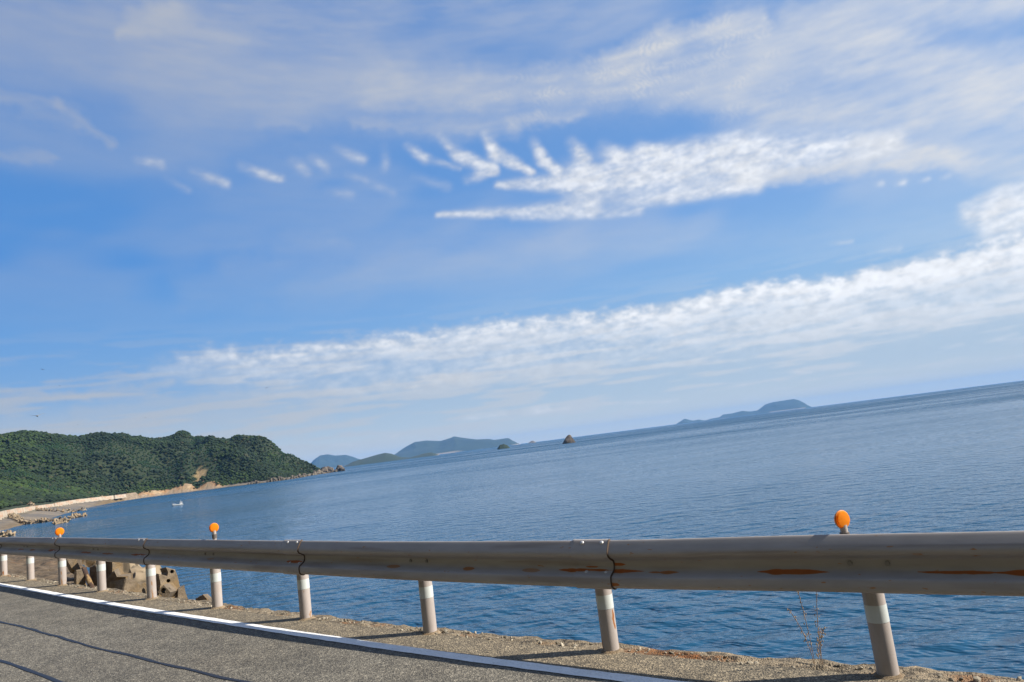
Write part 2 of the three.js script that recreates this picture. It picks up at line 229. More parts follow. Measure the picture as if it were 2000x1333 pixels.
{
  const lineAt = (t) => 0.355 + 0.12 * ss(8, 0, t) + 0.06 * ss(13, 18, t);
  const g = grid(700, 4, (u, v) => { const t = lerp(T0, T1, u), w = lineAt(t), e = v === 0 || v === 1 ? (fbm(t * 9, v * 30, 3, 430) - 0.5) * 0.018 : 0, p = onPath(t, w + 0.008 + v * 0.135 + e, 0.0045 + (lerp(0, 0.0006, v))); return [p[0], p[1], p[2], t / 1.2, v * 0.15]; });
  structure(mesh('edge_line', g, std({ map: lineTex, roughness: 0.75, bumpMap: asphaltBump, bumpScale: 0.002 })), 'solid white painted line along the road edge', 'road marking');
}
for (const [d0, label, s, tA, tB] of [[1.63, 'dark tar crack seal in the asphalt nearer the guardrail', 1, 2, 26], [2.36, 'dark tar crack seal in the lower left corner of the road', 2, 6, 26]]) {
  const g = grid(520, 2, (u, v) => { const t = lerp(tA, tB, u), c = d0 + (fbm(t * 0.9, s * 9, 3, 450) - 0.5) * 0.12, w = 0.012 + 0.016 * fbm(t * 3, s * 5, 3, 460), p = onPath(t, c + (v - 0.5) * 2 * w, 0.0045 + 0.0035 * (v === 0.5 ? 1 : 0) + (c - 0.53) * 0.0067); return [p[0], p[1], p[2], t, v]; });
  structure(mesh('crack_seal', g, std({ color: rgb(0.011, 0.012, 0.017), roughness: 0.5 })), label, 'crack seal');
}

// ---------------------------------------------------------------- the sea wall under the road: rough concrete crest, face down to the water
const concreteTex = tex(1024, 1024, (x, y) => { const u = x / 1024, v = y / 1024, a = tfbm(u, v, 5, 5, 500), b = tfbm(u, v, 24, 4, 510), g = tn(u * 260, v * 260, 260, 520); const k = 0.44 + 0.24 * (a - 0.5) + 0.28 * (b - 0.5) + 0.12 * (g - 0.5) - (b < 0.33 ? 0.10 : 0); const st = ss(0.55, 0.75, tfbm(u, v, 4, 4, 530)); return [k * lerp(1.06, 1.10, st), k * lerp(0.95, 0.86, st), k * lerp(0.78, 0.60, st)]; });
const concreteBump = tex(1024, 1024, (x, y) => { const u = x / 1024, v = y / 1024, k = 0.6 * tfbm(u, v, 16, 5, 540) + 0.4 * tn(u * 200, v * 200, 200, 550); return [k, k, k]; }, false);
const crestMat = std({ vertexColors: true, map: concreteTex, bumpMap: concreteBump, bumpScale: 0.02, roughness: 0.93 });
{
  const out = (t) => -0.13 - 0.10 * fbm(t * 0.8, 3, 4, 560) - 0.04 * fbm(t * 5, 8, 2, 565);
  const prof = (t, v) => { // v 0 at the asphalt, 1 at the foot
    const o = out(t);
    if (v < 0.55) { const q = v / 0.55, d = lerp(0.05, o, q); const rough = ss(0, 0.2, q) * ((fbm(t * 7, d * 16, 4, 570) - 0.56) * 0.05 + (fbm(t * 26, d * 40, 2, 575) - 0.5) * 0.02) - 0.010 * q; return [d, rough - (q === 0 ? 0.006 : 0)]; }
    const q = (v - 0.55) / 0.45; return [o - 0.03 - q * 0.55 - 0.03 * fbm(t * 4, q * 20, 3, 580) * ss(0, .3, q), -0.03 - q * 6.2];
  };
  const stain = (t, d) => { let k = 0; for (const [tp, len, st] of [[1.62, 0.42, 1], [1.15, 0.12, 0.8], [7.72, 0.26, 0.8], [5.3, 0.1, 0.7], [4.8, 0.12, 0.5], [3.55, 0.12, 0.5], [17.6, 0.4, 1], [-0.45, 0.16, 0.7], [11.5, 0.14, 0.6]]) k = Math.max(k, st * (1 - ss(0.5, 1.1, Math.hypot((t - tp) / len, (d + 0.06) / 0.10) + (fbm(t * 9, d * 26, 3, 585) - 0.5) * 0.9))); return k; };
  const g = grid(900, 30, (u, v) => { const t = lerp(T0, T1, u), [d, y] = prof(t, v), p = onPath(t, d, y), k = v < 0.6 ? stain(t, d) : 0, w = 0.85 + 0.4 * fbm(t * 1.1, d * 6, 3, 588); return [p[0], p[1], p[2], t / 1.3, (v < 0.55 ? d : d * 1 + y) / 1.3, [w * lerp(1, 0.85, k), w * lerp(1, 0.48, k), w * lerp(1, 0.24, k)]]; }, { flip: true });
  structure(mesh('sea_wall', g, crestMat), 'rough broken concrete crest of the sea wall behind the posts', 'sea wall');
  // chips and stones lying on the crest
  const chip = new THREE.IcosahedronGeometry(1, 0); const N = 1500, im = new THREE.InstancedMesh(chip, std({ map: null, roughness: 0.95 }), N), M = new THREE.Matrix4(), q = new THREE.Quaternion(), e = new THREE.Euler();
  for (let k = 0; k < N; k++) { const t = rr(-3, 22), d = rr(-0.13, 0.04), p = onPath(t, d, -0.004), s = 0.004 + 0.014 * Math.pow(rnd(), 3); e.set(rnd() * 6, rnd() * 6, rnd() * 6); M.compose(new THREE.Vector3(...p), q.setFromEuler(e), new THREE.Vector3(s * rr(0.8, 1.8), s * 0.7, s * rr(0.8, 1.6))); im.setMatrixAt(k, M); const c = rr(0.12, 0.34); im.setColorAt(k, rgb(c * 1.05, c * 0.92, c * 0.7)); }
  im.name = 'gravel'; im.castShadow = im.receiveShadow = true; scene.add(im); stuff(im, 'loose stone chips scattered on the sea wall crest', 'gravel');
}

// ---------------------------------------------------------------- unseen wooded hillside added behind the viewer to block sky light and deepen shade
{
  const g = grid(150, 60, (u, v) => { const t = lerp(-24, 44, u), q = v * 34, n = fbm(t * 0.35, q * 0.35, 4, 590), n1 = fbm(t * 1.6, q * 1.6, 3, 595), d = 9.4 + q * 0.55 + (n - 0.5) * 3 * ss(0, 3, q) + (n1 - 0.5) * 1.2 * ss(0, 2, q), p = onPath(t, d, 0.05 + q * 0.95 - (v === 0 ? 0.4 : 0)), k = 0.7 + 0.6 * n1; return [p[0], p[1], p[2], t, q, [0.042 * k, 0.046 * k, 0.026 * k]]; });
  structure(mesh('added_hill', g, std({ vertexColors: true, roughness: 1, side: THREE.DoubleSide })), 'unseen steep wooded hillside added on the land side to block sky light', 'hillside');
}
// ---------------------------------------------------------------- the guardrail
const guardrail = thing('guardrail', 'weathered beige steel guardrail with round posts along the sea edge of the road', 'guardrail', [0, 0, 0]);
const settle = (t) => { const l = [[-8, 0.02], [-2, 0.02], [0, 0.014], [2, -0.008], [4, -0.009], [6, -0.003], [8, 0.002], [10, 0.001], [12, 0], [14, -0.006], [16, -0.018], [18, -0.03], [40, -0.06]]; for (let i = 1; i < l.length; i++) if (t <= l[i][0]) return lerp(l[i - 1][1], l[i][1], sm(clamp((t - l[i - 1][0]) / (l[i][0] - l[i - 1][0])))); return 0; };
const BEAM_BOT = 0.518, BEAM_H = 0.366, BEAM_BACK = 0.07;
// two-wave profile: [towards the road, height]
const profile = (() => { const key = [[0.020, 0.347], [0.026, 0.352], [0.034, 0.348], [0.049, 0.328], [0.066, 0.302], [0.078, 0.282], [0.085, 0.262], [0.079, 0.243], [0.050, 0.222], [0.018, 0.206], [0.006, 0.192], [0.004, 0.176], [0.006, 0.152], [0.018, 0.128], [0.052, 0.106], [0.080, 0.090], [0.086, 0.072], [0.086, 0.040], [0.078, 0.020], [0.058, 0.006], [0.036, 0.0], [0.020, 0.003]]; const c = new THREE.CatmullRomCurve3(key.map((k) => new THREE.Vector3(k[0], k[1], 0)), false, 'centripetal'); return c.getPoints(64).map((p) => [p.x, p.y * BEAM_H / 0.352]); })();
function beamTexture(marks, seed) { // marks: [place along 0..1, length m, height 0..1, strength]
  const W = 2048, H = 256;
  return tex(W, H, (x, y) => {
    const u = x / W * 4.3, v = y / H, a = fbm(u * 2.2, v * 3, 4, seed), b = fbm(u * 9, v * 22, 3, seed + 5), dust = fbm(u * 0.9, v * 9, 4, seed + 9);
    let k = 0.635 + 0.06 * (a - 0.5) + 0.05 * (b - 0.5), c = [k * 1.0, k * 0.962, k * 0.935];
    const dirt = ss(0.5, 0.8, dust) * 0.13; c = [c[0] * (1 - dirt * 0.8), c[1] * (1 - dirt), c[2] * (1 - dirt * 1.15)];
    let rust = 0; for (const [s, len, hv, st] of marks) { const w = fbm(u * 7, v * 12, 3, seed + 20), dx = Math.abs(u - s) / (len * 0.5), dy = Math.abs(v - hv - (w - 0.5) * 0.012) / (0.034 * (1 - Math.pow(Math.min(1, dx), 3)) * (0.12 + 1.5 * Math.max(0, fbm(u * 6, s, 4, seed + 30) - 0.18))); if (dx < 1) rust = Math.max(rust, st * (1 - ss(0.75, 1.15, dy))); }
    const spk = ss(0.80, 0.87, fbm(u * 14, v * 26, 3, seed + 40)) * 0.55; rust = Math.max(rust, spk);
    const rc = [0.62, 0.33, 0.085]; return [lerp(c[0], rc[0], rust), lerp(c[1], rc[1], rust), lerp(c[2], rc[2], rust)];
  }, true, THREE.ClampToEdgeWrapping);
}
const boltMat = std({ color: rgb(0.62, 0.60, 0.58), roughness: 0.45, metalness: 0.5 });
const nutMat = std({ color: rgb(0.24, 0.225, 0.21), roughness: 0.55, metalness: 0.3 });
const boltGeo = (() => { const g = new THREE.SphereGeometry(0.017, 12, 6, 0, Math.PI * 2, 0, Math.PI / 2); g.scale(1, 0.62, 1); return g; })();
const nutGeo = new THREE.CylinderGeometry(0.016, 0.017, 0.012, 6);
function placeAt(m, t, d, up, nd, nu) { // set a small part on the beam with its axis along (towards road, up)
  const p = onPath(t, d, up), h = heading(t), ax = new THREE.Vector3(-Math.cos(h) * nd, nu, -Math.sin(h) * nd).normalize(); m.position.set(...p); m.quaternion.setFromUnitVectors(new THREE.Vector3(0, 1, 0), ax);
}
const edgeMat = std({ color: rgb(0.07, 0.042, 0.024), roughness: 0.8, side: THREE.DoubleSide });  // dark brown: rust of the cut end plus seam shadow put into the colour
const PITCH = 4, JOINT = 1.82;
// one beam for each four metres; the nearer one laps over the farther one at every joint
const marksFor = {
  '-1': [[0.10, 0.34, 0.37, 1], [0.03, 0.14, 0.46, 1], [0.02, 0.10, 0.18, 0.9], [0.42, 0.26, 0.36, 0.75], [1.36, 0.48, 0.365, 1], [2.62, 1.05, 0.37, 1]],
  '0': [[3.73, 0.52, 0.37, 1], [3.80, 0.12, 0.42, 0.9], [3.2, 0.2, 0.36, 0.4], [2.5, 0.14, 0.36, 0.7], [1.5, 0.2, 0.36, 0.5]],
  '1': [[3.83, 0.32, 0.37, 1], [1.9, 0.2, 0.36, 0.35]],
  '2': [[3.66, 0.62, 0.37, 1], [2.45, 0.5, 0.36, 0.75], [1.46, 0.5, 0.36, 0.85]],
  '3': [[3.66, 0.62, 0.37, 1], [2.4, 0.4, 0.36, 0.75], [1.6, 0.4, 0.36, 0.85]],
};
for (let b = -3; b <= 6; b++) {
  const tA = JOINT + b * PITCH, tB = JOINT + (b + 1) * PITCH + 0.30, lap = (t) => (t < tA + 0.34 ? 0.009 : 0);
  if (tA < T0 + 0.5 || tB > T1 - 1) continue;
  const nt = 44, np = profile.length - 1, th = 0.0035, parts = [];
  const P = (t, k, off) => { const [d, y] = profile[k], a = profile[Math.max(0, k - 1)], c = profile[Math.min(np, k + 1)], l = Math.hypot(c[0] - a[0], c[1] - a[1]), nx = -(c[1] - a[1]) / l, ny = (c[0] - a[0]) / l, o = off + lap(t); return onPath(t, BEAM_BACK + d + nx * o, BEAM_BOT + y + ny * o + settle(t)); };
  const place = (i) => { const q = i / nt; return lerp(tA, tB, q < 0.5 ? q * 2 * 0.085 : 0.085 + (q - 0.5) * 2 * 0.915); };
  const side = (off, flip) => grid(nt, np, (u, v, i, k) => { const t = place(i), p = P(t, k, off); return [p[0], p[1], p[2], (tB - 0.3 - t) / 4.3, 1 - k / np]; }, { flip });
  parts.push(side(0, false), side(-th, true));
  const rim = (at) => grid(np, 1, (u, v, k, j) => { const p = P(at, k, j ? -th : 0); return [p[0], p[1], p[2], (tB - 0.3 - at) / 4.3, 1 - k / np]; }, { flip: at === tB });
  parts.push(rim(tB));
  const edge = (k, flip) => grid(nt, 1, (u, v, i, j) => { const p = P(place(i), k, j ? -th : 0); return [p[0], p[1], p[2], 0.5, 1 - k / np]; }, { flip });
  parts.push(edge(0, true), edge(np, false));
  const map = beamTexture(marksFor[b] ?? [[0.3, 0.5, 0.36, 0.9], [2.2, 0.5, 0.36, 0.6]], 600 + b * 50);
  const beam = mesh('beam', mergeGeometries(parts), std({ map, roughness: 0.62, metalness: 0.05, side: THREE.DoubleSide }), guardrail);
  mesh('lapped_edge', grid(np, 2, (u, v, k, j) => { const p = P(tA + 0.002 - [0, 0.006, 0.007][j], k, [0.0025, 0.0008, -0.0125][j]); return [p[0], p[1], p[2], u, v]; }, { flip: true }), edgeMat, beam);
  // joint bolts near the lapped end and post bolts in the valley
  const tj = tA;
  for (const dt of [0.06, 0.24]) {
    let m = mesh('joint_bolt', boltGeo, boltMat, beam); placeAt(m, tj + dt, BEAM_BACK + 0.052, BEAM_BOT + 0.351 + settle(tj), 0.8, 0.6);
    m = mesh('joint_bolt', boltGeo, boltMat, beam); placeAt(m, tj + dt, BEAM_BACK + 0.062, BEAM_BOT + 0.241 + settle(tj), 0.5, -0.86);
    m = mesh('joint_bolt', boltGeo, boltMat, beam); placeAt(m, tj + dt, BEAM_BACK + 0.042, BEAM_BOT + 0.122 + settle(tj), 0.5, 0.86);
  }
  for (const tp of [2 * Math.ceil(tA / 2), 2 * Math.ceil(tA / 2) + 2, 2 * Math.ceil(tA / 2) + 4]) for (const dt of [-0.13, 0.09]) { if (tp + dt > tB - 0.32 || tp + dt < tA + 0.3) continue; const m = mesh('post_bolt', nutGeo, nutMat, beam); placeAt(m, tp + dt, BEAM_BACK + 0.011, BEAM_BOT + 0.178 + settle(tp), 1, 0); }
}
// posts
const POST_R = 0.066;
function postTexture(rusty, seed) { return tex(256, 512, (x, y) => { const u = x / 256, v = y / 512, a = tfbm(u, v, 5, 4, seed), b = tfbm(u, v, 24, 3, seed + 7); let k = 0.62 + 0.06 * (a - 0.5) + 0.04 * (b - 0.5), c = [k * 1.0, k * 0.94, k * 0.90]; let rst = ss(0.02, 0.0, v - 0.05 * rusty * (0.4 + a)) * 0.9 * (rusty > 0.2 ? 1 : 0.35); rst = Math.max(rst, rusty * ss(0.16, 0.0, v - 0.14 * b) * ss(0.35, 0.6, b + 0.25 * rusty), rusty * 0.9 * ss(0.66, 0.74, tfbm(u, v, 7, 4, seed + 13))); return [lerp(c[0], 0.52, rst), lerp(c[1], 0.29, rst), lerp(c[2], 0.09, rst)]; }); }
const postMats = [0.05, 0.5, 1].map((r, i) => std({ map: postTexture(r, 700 + i * 20), roughness: 0.55 }));
const bandMat = std({ color: rgb(0.50, 0.53, 0.51), roughness: 0.4 });
const footMat = std({ map: concreteTex, bumpMap: concreteBump, bumpScale: 0.008, roughness: 0.95, color: rgb(1.5, 1.42, 1.35) });
const postGeo = (() => { const pts = [[POST_R, -0.25], [POST_R, 0.80], [POST_R * 0.96, 0.815], [POST_R * 0.75, 0.828], [POST_R * 0.4, 0.836], [0.001, 0.838]].map((p) => new THREE.Vector2(...p)); const g = new THREE.LatheGeometry(pts, 36); const p = g.attributes.position, u = g.attributes.uv; for (let i = 0; i < p.count; i++) u.setY(i, clamp(p.getY(i) / 0.85, 0, 1)); return toCreasedNormals(g, 0.9); })();
const bandGeo = (() => { const pts = [[POST_R + 0.0002, 0.33], [POST_R + 0.0016, 0.331], [POST_R + 0.0016, 0.437], [POST_R + 0.0002, 0.438]].map((p) => new THREE.Vector2(...p)); return new THREE.LatheGeometry(pts, 36); })();
const footGeo = (s) => { const g = new THREE.CylinderGeometry(0.072, 0.100, 0.028, 28, 2); const p = g.attributes.position; for (let i = 0; i < p.count; i++) { const a = Math.atan2(p.getZ(i), p.getX(i)), k = 0.9 + 0.3 * fbm(Math.cos(a) * 1.5 + s * 7, Math.sin(a) * 1.5, 3, 770); p.setX(i, p.getX(i) * k); p.setZ(i, p.getZ(i) * k); if (p.getY(i) > 0) p.setY(i, p.getY(i) * (0.3 + 0.5 * k)); } g.computeVertexNormals(); return g; };
for (let t = -6, n = 0; t <= 26; t += 2, n++) {
  const p = onPath(t, 0, 0), m = mesh('post', postGeo, postMats[t === 2 || t === 18 ? 2 : t % 4 === 0 ? 0 : 1], guardrail);
  m.position.set(...p); m.rotation.set(rr(-0.006, 0.006), rnd() * 6, rr(-0.006, 0.006)); m.scale.y = 1 + settle(t) * 0.5;
  mesh('reflective_band', bandGeo, bandMat, m);
  const f = mesh('footing', footGeo(n), footMat, m); f.position.y = 0.002;
  // bracket between post and beam
  const br = new THREE.BoxGeometry(0.11, 0.05, BEAM_BACK - POST_R + 0.014); const b = mesh('bracket', br, postMats[0], guardrail); const h = heading(t), q = onPath(t, (BEAM_BACK + POST_R) / 2 - 0.006, BEAM_BOT + 0.178 + settle(t)); b.position.set(...q); b.rotation.y = Math.atan2(-Math.cos(h), -Math.sin(h));
}

// ---------------------------------------------------------------- delineators: orange discs on short stems above the beam
const orange = new THREE.MeshPhysicalMaterial({ color: rgb(1.0, 0.36, 0.004), roughness: 0.85, transmission: 0.55, thickness: 0, specularIntensity: 0.3 });
const rimMat = std({ color: rgb(0.55, 0.17, 0.012), roughness: 0.5 });
const stemMat = std({ map: postTexture(0.4, 790), roughness: 0.55 }), darkPlastic = std({ color: rgb(0.10, 0.085, 0.075), roughness: 0.6 });
const delins = [[14.0, 0.145, 5.953, 'leftmost orange round reflector above the far end of the guardrail', 0.15], [7.92, 0.117, 5.912, 'orange round reflector on a pale stem, second from the left', 0.25], [0.10, 0.116, 5.742, 'large nearest orange round reflector above the rail at right', 0.76]];
for (const [t, dia, cy, label, turn] of delins) {
  const base = onPath(t, 0.02, 0.62), g = thing('delineator', label, 'reflector', base, 'orange reflectors on the guardrail');
  const dy = cy - base[1], view = Math.atan2(-base[0], -base[2]);
  const stem = mesh('stem', new THREE.CylinderGeometry(0.024, 0.024, dy - dia * 0.30, 20), stemMat, g); stem.position.y = (dy - dia * 0.30) / 2;
  const clamp_ = mesh('clamp', new THREE.CylinderGeometry(0.031, 0.031, 0.05, 20), darkPlastic, g); clamp_.position.y = dy - dia * 0.5 - 0.05;
  const r = dia / 2, pts = [[0.001, 0.024], [r * 0.5, 0.0225], [r * 0.85, 0.018], [r * 0.94, 0.012], [r * 0.94, -0.012], [r * 0.85, -0.018], [r * 0.5, -0.0225], [0.001, -0.024]].map((p) => new THREE.Vector2(...p));
  const disc = mesh('disc', toCreasedNormals(new THREE.LatheGeometry(pts.reverse(), 40), 0.6), orange, g); disc.position.set(0, dy, 0); disc.rotation.order = 'YXZ'; disc.rotation.set(Math.PI / 2, view + turn, 0);
  const rim = mesh('rim', new THREE.TorusGeometry(r * 0.95, 0.0065, 10, 44), rimMat, g); rim.position.set(0, dy, 0); rim.rotation.y = view + turn;
}

// ---------------------------------------------------------------- concrete apron beyond the bend and the armour blocks below the road
const apronMat = std({ map: concreteTex, bumpMap: concreteBump, bumpScale: 0.03, roughness: 0.95, color: rgb(0.60, 0.53, 0.46) });
{
  const reach = (t) => { let r = 0.3; while (r < 16) { const p = onPath(t, -0.16 - r); if (Math.atan2(p[0], -p[2]) / R > -32.1 + 0.25 * Math.sin(t * 2)) break; r += 0.1; } return r; };
  const g = grid(150, 60, (u, v) => {
    const t = lerp(12.9, 39, u), dd = v * reach(t), d = -0.16 - dd, rip = (fbm(t * 0.5, dd * 2.6, 4, 810) - 0.5) * 0.22 + (fbm(t * 2.2, dd * 7, 3, 815) - 0.5) * 0.07;
    const p = onPath(t, d, -0.10 - dd * 0.05 - 0.010 * dd * dd + rip * ss(0, 0.6, dd) - (v === 1 ? 1.6 : 0)); return [p[0], p[1], p[2], t / 2.4, dd / 2.4];
  }, { flip: true });
  structure(mesh('apron', g, apronMat), 'weathered brown rippled concrete apron beyond the guardrail at left', 'apron');
}
const blockTex = tex(512, 512, (x, y) => { const u = x / 512, v = y / 512, a = tfbm(u, v, 4, 5, 820), b = tfbm(u, v, 20, 4, 830), st = ss(0.5, 0.7, tfbm(u, v, 3, 4, 840)); const k = 0.50 + 0.22 * (a - 0.5) + 0.2 * (b - 0.5); return [k * 1.04, k * lerp(0.93, 0.87, st), k * lerp(0.79, 0.62, st)]; });
const blockMat = std({ map: blockTex, bumpMap: concreteBump, bumpScale: 0.02, roughness: 0.95, color: rgb(0.62, 0.60, 0.56) });
const ev = new Evaluator(); ev.attributes = ['position', 'uv', 'normal'];
const prism = (pts, depth, bevel = 0.03) => { const s = new THREE.Shape(pts.map((p) => new THREE.Vector2(...p))); const g = new THREE.ExtrudeGeometry(s, { depth, bevelEnabled: true, bevelThickness: bevel, bevelSize: bevel, bevelSegments: 2, curveSegments: 8 }); g.translate(0, 0, -depth / 2); return g; };
const cut = (g, holes) => { let b = new Brush(g); b.updateMatrixWorld(); for (const [pos, rot, r, len, seg] of holes) { const c = new Brush(new THREE.CylinderGeometry(r, r, len, seg ?? 20)); c.position.set(...pos); c.rotation.set(...rot); c.updateMatrixWorld(); b = ev.evaluate(b, c, SUBTRACTION); } const q = b.geometry.clone(); return q; };
const ngon = (n, r, a0 = 0, sx = 1) => Array.from({ length: n }, (_, i) => [Math.cos(a0 + i / n * 2 * Math.PI) * r * sx, Math.sin(a0 + i / n * 2 * Math.PI) * r]);
const B = {"main":[-6.57,4.87,-12.93],"cube":[-6.01,4.86,-11.75],"wedge":[-5.93,4.84,-12.24],"low":[-5.49,4.68,-12.0],"tall":[-8.44,5.17,-14.76],"hex":[-7.75,5.05,-13.42],"slab":[-7.07,4.96,-12.66],"pit":[-9.13,5.23,-14.93],"pit2":[-8.57,5.1,-14.1],"plate":[-8.56,5.08,-13.75],"pipe0":[-8.73,5.17,-14.12],"pipe1":[-8.02,4.98,-13.15],"bould":[-9.18,4.71,-16.63],"bould2":[-8.79,4.73,-16.28],"bould3":[-9.81,4.79,-17.43]}, blocks = [["tall notched concrete block with two round holes beside a post",[[-6.431,5.161,-12.72],[-6.318,5.093,-12.81],[-6.279,4.976,-12.807],[-6.226,4.751,-12.781],[-6.145,4.228,-12.677],[-6.503,4.346,-12.361],[-6.481,4.906,-12.58],[-6.519,5.084,-12.605],[-6.408,5.017,-12.693],[-6.401,5.084,-12.723]],[-0.34,-0.06,-0.44],[[[-6.355,5.071,-12.764],0.032],[[-6.386,4.934,-12.685],0.032]],[0.6861,0.2419,0.6861]],["square concrete block end with one round hole near the road edge",[[-5.973,4.935,-11.488],[-5.872,5.031,-11.506],[-5.76,4.904,-11.492],[-5.845,4.806,-11.475]],[-0.2,-0.07,-0.68],[[[-5.874,4.941,-11.493],0.042]],[0.0346,0.1392,0.9897]],["small slanted concrete block leaning toward the water at right of the pile",[[-5.91,4.867,-12.03],[-5.833,4.905,-12.103],[-5.817,4.795,-12.091],[-5.735,4.517,-12.096],[-5.91,4.569,-11.961]],[-0.24,-0.06,-0.38],[],[0.633,0.1736,0.7544]],["dark low block tip just showing above the road edge",[[-5.586,4.697,-11.926],[-5.406,4.766,-11.811],[-5.309,4.703,-11.733],[-5.306,4.515,-11.698],[-5.594,4.505,-11.898]],[-0.1,-0.06,-0.39],[],[-0.568,0.1392,0.8112]],["upright rectangular concrete block rising behind the rail",[[-8.502,5.459,-14.697],[-8.369,5.429,-14.865],[-8.367,4.968,-14.842],[-8.36,4.48,-14.824],[-8.508,4.536,-14.637]],[-0.36,-0.05,-0.36],[],[0.7875,0.0349,0.6153]],["squat six sided concrete block in the middle of the pile",[[-7.988,4.984,-13.569],[-7.8,5.14,-13.519],[-7.752,5.018,-13.524],[-7.564,5.001,-13.493],[-7.595,4.651,-13.535],[-8.023,4.688,-13.607]],[-0.29,-0.03,-0.75],[],[-0.1727,-0.1045,0.9794]],["flat sloping concrete slab lying at the foot of the pile",[[-7.068,5.077,-12.59],[-6.957,5.026,-12.656],[-6.793,4.844,-12.698],[-6.693,4.52,-12.61],[-7.019,4.609,-12.384],[-7.072,4.924,-12.506]],[-0.46,-0.07,-0.31],[],[0.596,0.3746,0.7103]],["eight sided concrete block with a dark hollow end under the rail",[[-9.155,5.332,-14.74],[-9.079,5.371,-14.755],[-8.964,5.354,-14.769],[-8.886,5.264,-14.772],[-8.885,5.165,-14.764],[-8.961,5.106,-14.748],[-9.076,5.143,-14.735],[-9.144,5.221,-14.732]],[-0.36,-0.04,-0.73],[[[-9.03,5.245,-14.75],0.125]],[0.1386,0.0872,0.9865]],["tilted concrete plate under the rail left of the hollow block",[[-9.586,5.391,-14.898],[-9.423,5.359,-14.971],[-9.189,4.985,-14.857],[-9.405,5.127,-14.827]],[-0.22,-0.08,-0.28],[],[0.433,0.5,0.75]],["shadowed concrete block wedged beside the rusty pipe",[[-8.552,5.209,-14.011],[-8.388,5.249,-13.938],[-8.306,5.105,-13.889],[-8.304,4.672,-13.854],[-8.574,4.678,-13.981]],[-0.23,-0.04,-0.55],[],[-0.4216,0.0698,0.9041]],["smooth grey concrete plate beside the rusty pipe",[[-8.549,5.222,-13.597],[-8.471,5.224,-13.642],[-8.342,4.905,-13.583],[-8.259,4.643,-13.521],[-8.46,4.689,-13.424]],[-0.16,-0.05,-0.19],[],[0.4698,0.342,0.8138]],["low broken slab just above the road edge between two posts",[[-7.615,4.855,-13.674],[-7.372,4.822,-13.792],[-7.302,4.708,-13.757],[-7.24,4.374,-13.569],[-7.528,4.436,-13.445]],[-0.35,-0.1,-0.49],[],[0.433,0.5,0.75]]];
// each block: one face as a polygon in metres, pushed back into a solid, with round lifting holes where it has them
for (const [label, face, e, holes, n] of blocks) {
  const o = new THREE.Vector3(...face[0]), v = face.map((p) => new THREE.Vector3(...p).sub(o)), E = new THREE.Vector3(...e), N = v.length, nf = new THREE.Vector3(...n);
  const cen = v.reduce((a, p) => a.add(p), new THREE.Vector3()).divideScalar(N), inset = v.map((p) => p.clone().lerp(cen, 0.06).addScaledVector(E, 0.0)), shoulder = v.map((p) => p.clone().addScaledVector(E, 0.05)), back = v.map((p) => p.clone().add(E));
  const ax = new THREE.Vector3(0, 1, 0).cross(nf).normalize(), ay = nf.clone().cross(ax), uvOf = (p) => [p.dot(ax) / 1.4 + p.dot(nf) * 0.5, p.dot(ay) / 1.4 + p.dot(nf) * 0.3];
  const flat = v.map((p) => new THREE.Vector2(p.dot(ax), p.dot(ay))), tris = THREE.ShapeUtils.triangulateShape(THREE.ShapeUtils.isClockWise(flat) ? flat : flat, []), pos = [], uv = [], put = (...q) => { for (const p of q) { pos.push(p.x, p.y, p.z); uv.push(...uvOf(p)); } };
  const cw = THREE.ShapeUtils.isClockWise(flat);
  for (const [a, b, c] of tris) { if (cw) { put(inset[a], inset[c], inset[b]); put(back[a], back[b], back[c]); } else { put(inset[a], inset[b], inset[c]); put(back[a], back[c], back[b]); } }
  for (let k = 0; k < N; k++) { const m = (k + 1) % N; for (const [P0, P1] of [[inset, shoulder], [shoulder, back]]) { if (cw) put(P0[k], P1[m], P1[k], P0[k], P0[m], P1[m]); else put(P0[k], P1[k], P1[m], P0[k], P1[m], P0[m]); } }
  let g = new THREE.BufferGeometry(); g.setAttribute('position', new THREE.Float32BufferAttribute(pos, 3)); g.setAttribute('uv', new THREE.Float32BufferAttribute(uv, 2)); g.computeVertexNormals();
  for (const [hp, r] of holes) { const cb = new Brush(new THREE.CylinderGeometry(r, r, 0.36, 22)); cb.position.set(...hp).sub(o); cb.quaternion.setFromUnitVectors(new THREE.Vector3(0, 1, 0), nf); cb.updateMatrixWorld(); const base = new Brush(g); base.updateMatrixWorld(); g = ev.evaluate(base, cb, SUBTRACTION).geometry.clone(); }
  const m = mesh('armour_block', g, blockMat); m.position.copy(o); tag(m, label, 'concrete block', 'armour blocks below the road');
}
{
  const a = new THREE.Vector3(...B.pipe0), b = new THREE.Vector3(...B.pipe1); b.addScaledVector(b.clone().sub(a).normalize(), 0.4);
  const g = new THREE.CylinderGeometry(0.042, 0.048, a.distanceTo(b), 20, 12, false), p = g.attributes.position; for (let i = 0; i < p.count; i++) { const k = 1 + 0.16 * (fbm(p.getY(i) * 6, p.getX(i) * 20 + p.getZ(i) * 11, 3, 870) - 0.5); p.setX(i, p.getX(i) * k); p.setZ(i, p.getZ(i) * k); } g.computeVertexNormals();
  const m = mesh('drain_pipe', g, std({ map: tex(128, 256, (x, y) => { const k = tfbm(x / 128, y / 256, 7, 4, 880), q = ss(0.4, 0.65, k); return [lerp(0.26, 0.56, q), lerp(0.18, 0.45, q), lerp(0.11, 0.28, q)]; }), roughness: 0.9 })); m.position.copy(a).add(b).multiplyScalar(0.5); m.quaternion.setFromUnitVectors(new THREE.Vector3(0, 1, 0), b.clone().sub(a).normalize()); tag(m, 'rusty brown pipe lying down the slope beside concrete blocks', 'pipe');
}
